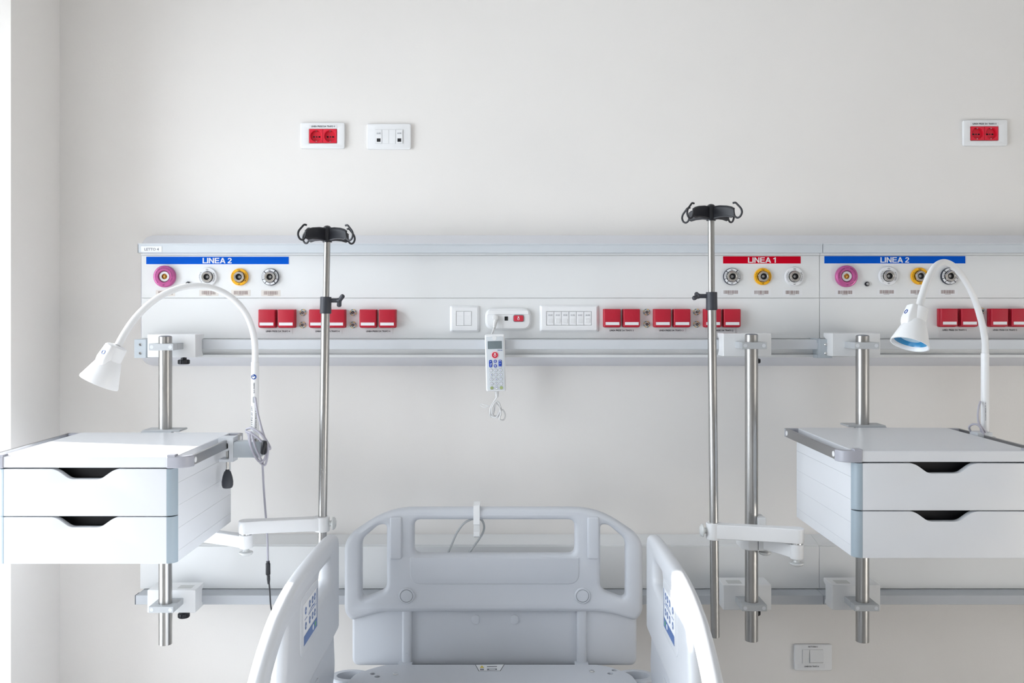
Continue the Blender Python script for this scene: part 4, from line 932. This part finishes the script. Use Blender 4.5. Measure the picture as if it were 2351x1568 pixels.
m = MB(); text_into(m, '0123456 MADE IN EU', (X(2258, DRp), DRp - 0.0112, Z(943, DRp)), 42 / F * DRp, 2.4 / F * DRp, right=(0, 0, 1), up=(-1, 0, 0)); m.build('lettering', 'print_grey', post2)
# clamps
def lamp_clamp(t, xr, s, zt, y, post_x):
    """C-clamp gripping the cabinet side rail at x = xr; bracket carries the post"""
    z1 = zt + 0.006
    m = MB(); m.prism([(xr - 0.018 + a, y - 0.022, z1 + b) for a, b in ((-0.006, -0.014), (-0.006, 0.0), (0.036, 0.0), (0.036, -0.068), (-0.004, -0.068), (-0.004, -0.060), (0.024, -0.060), (0.024, -0.034), (0.020, -0.038), (0.008, -0.038), (0.004, -0.034), (0.0215, -0.030), (0.0215, -0.018), (0.018, -0.014))], (0, 0.044, 0))
    cl = m.build('clamp', 'rail_grey', t, bevel=0.001)
    MB().cyl((xr + 0.0015 - 0.006, y, z1 - 0.034), (xr - 0.0045, y, z1 - 0.098), 0.0042, 16).build('clamp_screw', 'nickel', cl, smooth=30)
    k = MB(); k.lathe([(0, 0.0050), (0.004, 0.0062), (0.006, 0.0090), (0.020, 0.0135), (0.034, 0.0158), (0.044, 0.0155), (0.051, 0.0132), (0.0525, 0.010)], (xr - 0.0045, y, z1 - 0.092), (0, 0, -1), 12); k.build('clamp_handle', 'dark_plastic', cl, smooth=70)
    b = MB().box(xr + 0.018, post_x + 0.020, y - 0.020, y + 0.020, z1 - 0.056, z1 - 0.012).build('post_bracket', 'cap_grey', t, bevel=0.0015)
    MB().lathe([(0, 0.0125), (0.008, 0.0115)], (post_x, y, z1 - 0.0125), (0, 0, 1), 28).build('post_ferrule', 'rail_steel', b, smooth=30)
xrl = CXL + 0.2205 + 0.0365; lamp_clamp(L1, xrl, 1, ZTL, DLp, pb.x)
xrr = CXR + 0.2205 + 0.0365; lamp_clamp(L2, xrr, 1, ZTR, DRp, pb2.x)
# left lamp cable: out of the post slot, looped round the bracket, hanging down to the connector
D_ = 2.50
cb = [P(586, 913, DLp - .008), P(587.5, 925, 2.498), P(592, 950, 2.495), P(601, 985, 2.495), P(609, 1010, 2.492), P(612, 1030, 2.488), P(607, 1055, 2.488), P(596, 1060, 2.49), P(583, 1043, 2.49), P(573, 1015, 2.492), P(570, 997, 2.50), P(565, 990, 2.52), P(569, 984, 2.545), P(585, 985, 2.55), P(604, 1000, 2.545), P(618, 1022, 2.53), P(620, 1031, 2.50), P(612, 1026, 2.485), P(593, 1006, 2.485), P(575, 994, 2.488), P(566, 991, 2.495)]
MB().tube(spline(cb, 6), 0.0031, 8).build('cable_coil', 'cable_lilac', L1, smooth=60)
cb2 = [P(566, 985, 2.51), P(578, 983, 2.50), P(598, 996, 2.49), P(612, 1016, 2.486), P(615, 1034, 2.486), P(612, 1058, 2.49), P(606, 1068, 2.495), P(592, 1055, 2.495), P(578, 1030, 2.49), P(573, 1000, 2.488), P(576, 992, 2.488), P(580, 1005, 2.486), P(588, 1030, 2.486), P(598, 1052, 2.488), P(603, 1062, 2.50)]
MB().tube(spline(cb2, 6), 0.0031, 8).build('cable_coil', 'cable_lilac', L1, smooth=60)
dn = [P(603, 1058, 2.50), P(603.3, 1075, 2.53), P(605.5, 1120, 2.60), P(609, 1170, 2.64), P(612.3, 1210, 2.655), P(614.2, 1250, 2.66), P(615, 1292, 2.66)]
MB().tube(spline(dn, 6), 0.0030, 8).build('cable_drop', 'cable_lilac', L1, smooth=60)
m = MB(); m.tube([P(607.5, 1012, 2.478), P(606.5, 1018, 2.478), P(604.5, 1040, 2.478), P(604, 1043, 2.478)], [0.0060, 0.0086, 0.0080, 0.0055], 12); m.build('cable_stopper', 'black_plastic', L1, smooth=40)
e = P(615.2, 1288, 2.66); m = MB(); m.lathe([(0, 0.0050), (0.007, 0.0052), (0.007, 0.0068), (0.0385, 0.0070), (0.0405, 0.0060)], e, (0.01, 0, -1), 16); m.lathe([(0.0420, 0.0048), (0.054, 0.0048), (0.068, 0.0034)], e, (0.03, 0, -1), 14); m.build('connector', 'black_plastic', L1, smooth=35)
MB().tube(spline([P(617.5, 1336, 2.66), P(619.5, 1360, 2.66), P(621.5, 1390, 2.66), P(626, 1408, 2.65), P(634, 1419, 2.63), P(650, 1432, 2.60), P(670, 1470, 2.58), P(680, 1540, 2.58), P(684, 1640, 2.58)], 6), 0.0023, 8).build('power_cord', 'black_plastic', L1, smooth=60)
# right lamp cable
cr = [P(2251, 922, DRp - .006), P(2247, 935, DRp - .015), P(2245, 955, DRp - .018), P(2248, 973, DRp - .02), P(2258, 985, DRp - .02), P(2266, 1000, DRp - .016), P(2262, 1015, DRp), P(2246, 1012, DRp + .02), P(2232, 995, DRp + .02), P(2225, 982, DRp + .01), P(2231, 975, DRp - .005), P(2241, 974, DRp - .015), P(2250, 980, DRp - .022), P(2258, 994, DRp - .022), P(2262, 1012, DRp - .015), P(2262, 1040, DRp)]
MB().tube(spline(cr, 6), 0.0030, 8).build('cable_coil', 'cable_lilac', L2, smooth=60)
MB().tube(spline([P(2250, 974, DRp - .016), P(2253, 990, DRp - .018), P(2260, 1005, DRp - .018), P(2262, 1030, DRp - .01)], 6), 0.0030, 8).build('cable_coil', 'cable_lilac', L2, smooth=60)

# ================================================================== BED
DHB = 2.65; BX = X(1133, DHB)
bed = thing('hospital_bed', 'grey hospital bed without mattress, with side rails and moulded headboard', 'bed', (BX, 1.6, 0.0))
def hbp(o, py): return (BX + o * DHB / F, Z(py, DHB))
k = F / DHB
outer = round_poly([hbp(*q) for q in ((-240, 1168), (240, 1168), (343.5, 1237), (343.5, 1408), (328, 1428), (262, 1407.5), (-262, 1407.5), (-328, 1428), (-343.5, 1408), (-343.5, 1237))], [60 / k, 60 / k, 30 / k, 16 / k, 14 / k, 60 / k, 60 / k, 14 / k, 16 / k, 30 / k])
def sidehole(s): return round_poly([hbp(s * a, b) for a, b in ((304, 1240), (264, 1206), (246, 1206), (246, 1357), (304, 1379))], [14 / k, 9 / k, 12 / k, 18 / k, 16 / k])
wind = round_poly([hbp(*q) for q in ((-183, 1194.5), (187, 1194.5), (187, 1274.5), (-183, 1274.5))], 16 / k)
hb = plate('headboard', [outer, sidehole(-1), sidehole(1), wind], 0.046, 0.014, 'bed_grey', bed, y=DHB + 0.023, smooth=50)
lowp = round_poly([hbp(*q) for q in ((-327, 1390), (331, 1390), (331, 1534), (-327, 1534))], [12 / k, 12 / k, 18 / k, 18 / k])
plate('lower_panel', [lowp], 0.030, 0.009, 'bed_grey', hb, y=DHB + 0.031, smooth=50)
for s in (-1, 1):
    cxp = -199.5 if s < 0 else 203
    m = round_poly([hbp(cxp - 11.5, 1560), hbp(cxp + 11.5, 1560), hbp(cxp + 11.5, 1390), hbp(cxp - 11.5, 1390)], 9 / k)
    plate('rib', [m], 0.016, 0.007, 'bed_grey', hb, y=DHB + 0.014, smooth=60)
    MB().lathe([(0, 0.0062), (0.001, 0.0058)], (hbp(cxp, 1505.5)[0], DHB + 0.0062, hbp(0, 1505.5)[1]), (0, -1, 0), 18).build('rib_screw', 'bed_grey', hb, smooth=35)
    gx = -224 if s < 0 else 229
    gr = round_poly([hbp(gx + a, b) for a, b in ((-13.5, 1283), (13.5, 1283), (13.5, 1186), (-13.5, 1186))], 6 / k)
    plate('raised_pad', [gr], 0.010, 0.0045, 'bed_grey', hb, y=DHB - 0.001, smooth=60)
    dx = -199.5 if s < 0 else 204.5; cz = hbp(0, 1367.5)
    MB().lathe([(0, 0.0240), (0.003, 0.0235), (0.005, 0.0215), (0.005, 0.0190), (0.0005, 0.0186)], (BX + dx / k, DHB + 0.001, cz[1]), (0, -1, 0), 40).build('cap_collar', 'bed_grey', hb, smooth=40)
    MB().lathe([(0, 0.0176), (0.0045, 0.0176), (0.0052, 0.0168)], (BX + dx / k, DHB + 0.001, cz[1]), (0, -1, 0), 40).build('round_cap', 'bed_grey', hb, smooth=40)
    fx = (-41.5 if s < 0 else 47.5); fz = hbp(0, 1426)[1]; pts = []
    for i in range(33):
        a = 2 * pi * i / 33; u = 0.0138 * cos(a) ; u = min(u, 0.0105) if s < 0 else max(u, -0.0105); pts.append((BX + fx / k + u, fz + 0.0138 * sin(a)))
    plate('flat_plug', [pts], 0.004, 0.0008, 'bed_grey', hb, y=DHB + 0.0150)
# soft recessed field between the pads
fld = round_poly([hbp(*q) for q in ((-192, 1341), (197, 1341), (197, 1279), (-192, 1279))], [26 / k, 26 / k, 4 / k, 4 / k])
plate('centre_field', [fld], 0.006, 0.0028, 'bed_grey', hb, y=DHB + 0.0010, smooth=60)
# deck
zd = Z(1524, 2.62)
dk = [(-0.40, 1.90), (0.40, 1.90), (0.402, 2.49), (0.392, 2.545), (0.345, 2.592), (0.31, 2.615), (-0.31, 2.615), (-0.345, 2.592), (-0.392, 2.545), (-0.402, 2.49)]
dk = round_poly(dk, 0.02)
def dpt(px, py): D = (H - zd) * F / (py - CY); return Vector((X(px, D), D, zd))
holes = [[(dpt(*q).x + 0.0078 * cos(2 * pi * i / 20), dpt(*q).y + 0.0078 * sin(2 * pi * i / 20)) for i in range(20)] for q in ((856, 1546), (866, 1552.8), (1411, 1538.3), (1401.3, 1545.5))]
vs_, fs_ = eval_curves([plate_curve([[(BX + a, b) for a, b in dk]] + holes, 0.022, 0.0015)])[0]
hd = link_mesh('head_deck', [Vector((v.x, v.y, zd - 0.011 + v.z)) for v in vs_], fs_, 'deck_grey', bed, smooth=40)
for y0, y1 in ((1.50, 1.885), (1.10, 1.485), (0.62, 1.085)): MB().box(BX - 0.40, BX + 0.40, y0, y1, zd - 0.022, zd).build('deck_section', 'deck_grey', bed, bevel=0.004)
for px, py in ((908, 1547.8), (1359, 1541.5)):
    p = dpt(px, py); MB().lathe([(-0.002, 0.0086), (0.0015, 0.0084), (0.003, 0.0060)], p, (0, 0, 1), 6).build('bolt', 'polished_steel', hd, smooth=20)
lb = [dpt(*q) for q in ((1091, 1526.5), (1158.5, 1525.5), (1149, 1540.5), (1099, 1541))]
m = MB(); m.prism([q + Vector((0, 0, -0.0005)) for q in lb], (0, 0, 0.0008)); la = m.build('warning_label', 'ink', hd)
cen = sum(lb, Vector()) / 4
m = MB(); m.prism([cen + (q - cen) * 0.955 + Vector((0, 0, 0.0001)) for q in lb], (0, 0, 0.0006)); m.build('label_face', 'paper_white', hd)
m = MB(); m.prism([dpt(*q) + Vector((0, 0, 0.0006)) for q in ((1106.5, 1528.3), (1111.5, 1533.8), (1101.5, 1534))], (0, 0, 0.0004)); m.build('warning_triangle', 'warning_yellow', hd)
m = MB()
for q in (((1118, 1530), (1141, 1529.7), (1141, 1531.6), (1118, 1531.9)), ((1118, 1535.5), (1123, 1535.5), (1123, 1539.2), (1118, 1539.4)), ((1123, 1535.5), (1141, 1535.2), (1141, 1536.2), (1123, 1536.5)), ((1137, 1536), (1141, 1536), (1141, 1539), (1137, 1539)), ((1123, 1538.4), (1137, 1538.2), (1137, 1539.1), (1123, 1539.3)), ((1102, 1536), (1111, 1536), (1111, 1539.2), (1102, 1539.3))):
    m.prism([dpt(*z) + Vector((0, 0, 0.0006)) for z in q], (0, 0, 0.0004))
m.build('pictogram', 'print_grey', hd)
# corner sockets
for s in (-1, 1):
    cx_ = BX + s * 0.408; cy_ = 2.572; zc = zd - 0.014
    m = MB(); o = []
    for (r0, r1, z_) in ((0.060, 0.046, -0.05), (0.060, 0.046, -0.004), (0.056, 0.042, 0.0), (0.040, 0.028, 0.0), (0.038, 0.026, -0.045)):
        o.append([(cx_ + r0 * cos(2 * pi * i / 36), cy_ + r1 * sin(2 * pi * i / 36), zc + z_) for i in range(36)])
    sk = m.loft(o).build('corner_socket', 'bed_grey', bed, smooth=40)
    MB().box(cx_ - 0.058 if s < 0 else cx_ + 0.004, cx_ - 0.004 if s < 0 else cx_ + 0.058, 1.0, 2.56, zd - 0.075, zd - 0.030).build('side_beam', 'bed_grey', bed, bevel=0.008)
# side rails
topz = [(2.548, -0.648), (2.530, -0.628), (2.46, -0.620), (2.30, -0.617), (2.16, -0.617), (2.07, -0.621), (1.99, -0.631), (1.90, -0.652), (1.82, -0.688), (1.757, -0.728), (1.69, -0.79), (1.63, -0.87), (1.60, -0.96)]
railo = round_poly([(2.548, -0.90)] + topz + [(1.61, -1.00), (1.72, -1.00), (1.98, -0.93), (2.20, -0.905)], [0.02] + [0.03] * len(topz) + [0.03] * 4, 4)
h1 = round_poly([(2.425, -0.672), (2.275, -0.668), (2.262, -0.742), (2.425, -0.735)], 0.022)
h2 = round_poly([(1.955, -0.688), (1.885, -0.712), (1.81, -0.757), (1.745, -0.815), (1.70, -0.90), (1.78, -0.92), (1.925, -0.865)], [0.012, 0.03, 0.03, 0.03, 0.03, 0.03, 0.03])
for s in (-1, 1):
    xc = BX + s * 0.4525
    up = lambda l: [(a, b + H) for a, b in l]
    rl = plate('side_rail', [up(railo), up(h1), up(h2)], 0.036, 0.014, 'rail_bed', bed, x=xc, smooth=50)
    xi = xc - s * 0.018
    bz = [(a, b + H) for a, b in round_poly([(2.255, -0.668), (2.065, -0.664), (2.065, -0.800), (2.255, -0.802)], 0.016)]
    plate('panel_rim', [bz], 0.006, 0.002, 'rail_bed', rl, x=xi + s * 0.001)
    xp = xi - s * 0.0024
    pr = [(2.232, -0.686), (2.088, -0.684), (2.088, -0.780), (2.232, -0.782)]
    cp = plate('control_panel', [[(a, b + H) for a, b in round_poly(pr, 0.005)]], 0.0016, 0.0004, 'paper_white', rl, x=xp)
    def yz(y, z, o=0.0011): return (xp - s * o, y, z + H)
    m = MB(); m.prism([yz(2.2315, -0.7575), yz(2.0885, -0.7575), yz(2.0885, -0.7795), yz(2.2315, -0.7815)], (-s * 0.0002, 0, 0)); m.prism([yz(2.2315, -0.687), yz(2.2270, -0.687), yz(2.2270, -0.760), yz(2.2315, -0.760)], (-s * 0.0002, 0, 0)); m.build('panel_band', 'panel_blue', rl)
    m = MB()
    for y_ in (2.205, 2.180, 2.150): 
        for z_ in (-0.7000, -0.7385): m.lathe([(0, 0.0088), (0.0003, 0.0088)], Vector(yz(y_, z_)), (-s, 0, 0), 16)
    for z_ in (-0.7030, -0.7385): m.lathe([(0, 0.0088), (0.0003, 0.0088)], Vector(yz(2.108, z_)), (-s, 0, 0), 16)
    m.prism([yz(2.218, -0.7205), yz(2.135, -0.7205), yz(2.135, -0.7225), yz(2.218, -0.7225)], (-s * 0.0002, 0, 0)); m.prism([yz(2.122, -0.7205), yz(2.096, -0.7205), yz(2.096, -0.7225), yz(2.122, -0.7225)], (-s * 0.0002, 0, 0))
    m.prism([yz(2.218, -0.7115), yz(2.200, -0.7155), yz(2.180, -0.7125), yz(2.135, -0.7185), yz(2.180, -0.7160), yz(2.200, -0.7185)], (-s * 0.0002, 0, 0))
    m.build('panel_keys', 'panel_blue', rl)
    m = MB(); m.lathe([(0, 0.0068), (0.0004, 0.0068)], Vector(yz(2.185, -0.7685, 0.0013)), (-s, 0, 0), 16); m.build('lock_key', 'paper_white', rl)
    m = MB(); m.lathe([(0, 0.0062), (0.0004, 0.0062)], Vector(yz(2.210, -0.7685, 0.0013)), (-s, 0, 0), 16); m.build('power_key', 'power_green', rl)
    m = MB()
    for y_, z_ in ((2.205, -0.7000), (2.180, -0.7000), (2.150, -0.7000), (2.205, -0.7385), (2.180, -0.7385), (2.150, -0.7385), (2.108, -0.7030), (2.108, -0.7385)):
        m.prism([yz(y_ + 0.004, z_ - 0.002, 0.0015), yz(y_ - 0.004, z_ - 0.003, 0.0015), yz(y_ - 0.001, z_ + 0.004, 0.0015)], (-s * 0.0002, 0, 0))
    m.build('key_symbols', 'paper_white', rl)
    # carrier panel under the rail
    cz = [(a, b + H) for a, b in round_poly([(2.50, -0.86), (1.95, -0.89), (1.95, -1.09), (2.44, -1.12), (2.53, -1.00)], 0.03)]
    ca = plate('rail_carrier', [cz], 0.026, 0.006, 'bed_grey', bed, x=xc + s * 0.004)
    rc_ = [(a, b + H) for a, b in round_poly([(2.30, -0.935), (2.02, -0.955), (2.02, -1.06), (2.30, -1.06)], 0.012)]
    plate('release_plate', [rc_], 0.004, 0.0012, 'rail_bed', ca, x=xc + s * 0.004 - s * 0.014)
    MB().box(xc - s * 0.020 - 0.002, xc - s * 0.020 + 0.012, 2.17, 2.19, H - 0.985, H - 0.965).build('release_button', 'plastic_white', ca, bevel=0.003)
    MB().box(xc - 0.02, xc + 0.02, 2.05, 2.40, zd - 0.12, zd - 0.06).build('rail_hinge', 'bed_grey', bed, bevel=0.006)
# foot board, base, wheels
fo = round_poly([(BX - 0.44, 0.34), (BX + 0.44, 0.34), (BX + 0.44, 0.80), (BX + 0.34, 0.92), (BX - 0.34, 0.92), (BX - 0.44, 0.80)], 0.05)
plate('footboard', [fo], 0.04, 0.014, 'bed_grey', bed, y=0.58)
MB().box(BX - 0.40, BX + 0.40, 0.60, 2.66, zd - 0.10, zd - 0.075).build('frame_tray', 'bed_grey', bed, bevel=0.006)
for y_ in (1.0, 2.15): MB().box(BX - 0.16, BX + 0.16, y_ - 0.1, y_ + 0.1, 0.20, zd - 0.09).build('lift_column', 'bed_grey', bed, bevel=0.01)
MB().box(BX - 0.36, BX + 0.36, 0.66, 2.52, 0.14, 0.21).build('base_frame', 'bed_grey', bed, bevel=0.015)
for sx in (-1, 1):
    for y_ in (0.74, 2.44):
        m = MB(); m.cyl((BX + sx * 0.33 - 0.02, y_, 0.065), (BX + sx * 0.33 + 0.02, y_, 0.065), 0.065, 28); w = m.build('caster_wheel', 'rubber', bed, smooth=30)
        MB().box(BX + sx * 0.33 - 0.028, BX + sx * 0.33 + 0.028, y_ - 0.05, y_ + 0.05, 0.09, 0.16).build('caster_fork', 'clamp_grey', bed, bevel=0.008)
    MB().box(BX + sx * 0.26 - 0.02, BX + sx * 0.26 + 0.02, 2.60, 2.69, zd - 0.09, zd - 0.01).build('headboard_post', 'bed_grey', bed)

# cable hook over the headboard
hk = thing('cable_hook', 'white clip hooked over the headboard holding a grey cable', 'hook', tuple(P(1094, 1234, DHB)))
yf = DHB - 0.004
m = MB(); xa, xb = X(1086.8, yf), X(1101.5, yf); z_ = lambda py: Z(py, yf)
prof = [(yf, z_(1204.5)), (yf, z_(1163)), (yf + 0.002, z_(1161)), (DHB + 0.052, z_(1160)), (DHB + 0.054, z_(1185)), (DHB + 0.049, z_(1185)), (DHB + 0.048, z_(1166.5)), (yf + 0.004, z_(1167)), (yf + 0.005, z_(1200)), (yf + 0.004, z_(1204.5))]
m.prism([(xa, a, b) for a, b in prof], (xb - xa, 0, 0)); m.build('clip', 'bright_plastic', hk, bevel=0.0008)
m = MB(); prof = [(yf + 0.004, z_(1200)), (yf + 0.010, z_(1208)), (yf + 0.006, z_(1217)), (yf - 0.006, z_(1220)), (yf - 0.009, z_(1226)), (yf - 0.009, z_(1230)), (yf + 0.004, z_(1234)), (yf + 0.020, z_(1226)), (yf + 0.022, z_(1205))]
m.prism([(xa + 0.0008, a, b) for a, b in prof], (xb - xa - 0.0008, 0, 0)); m.build('hook_lip', 'plastic_white', hk, bevel=0.0008)
dcb = DHB + 0.034
MB().tube(spline([P(1020, 1300, dcb), P(1027, 1274, dcb), P(1036, 1253, dcb - .005), P(1048, 1225, dcb - .012), P(1063, 1204, dcb - .018), P(1078, 1194, dcb - .02), P(1094, 1190.5, dcb - .02), P(1106, 1194, dcb - .02), P(1111.5, 1207, dcb - .018), P(1109, 1222, dcb - .012), P(1098, 1240, dcb - .005), P(1085, 1258, dcb), P(1075, 1274, dcb), P(1066, 1300, dcb)], 6), 0.0033, 10).build('cable', 'cable_grey', hk, smooth=60)

bpy.data.collections.remove(_tmp)
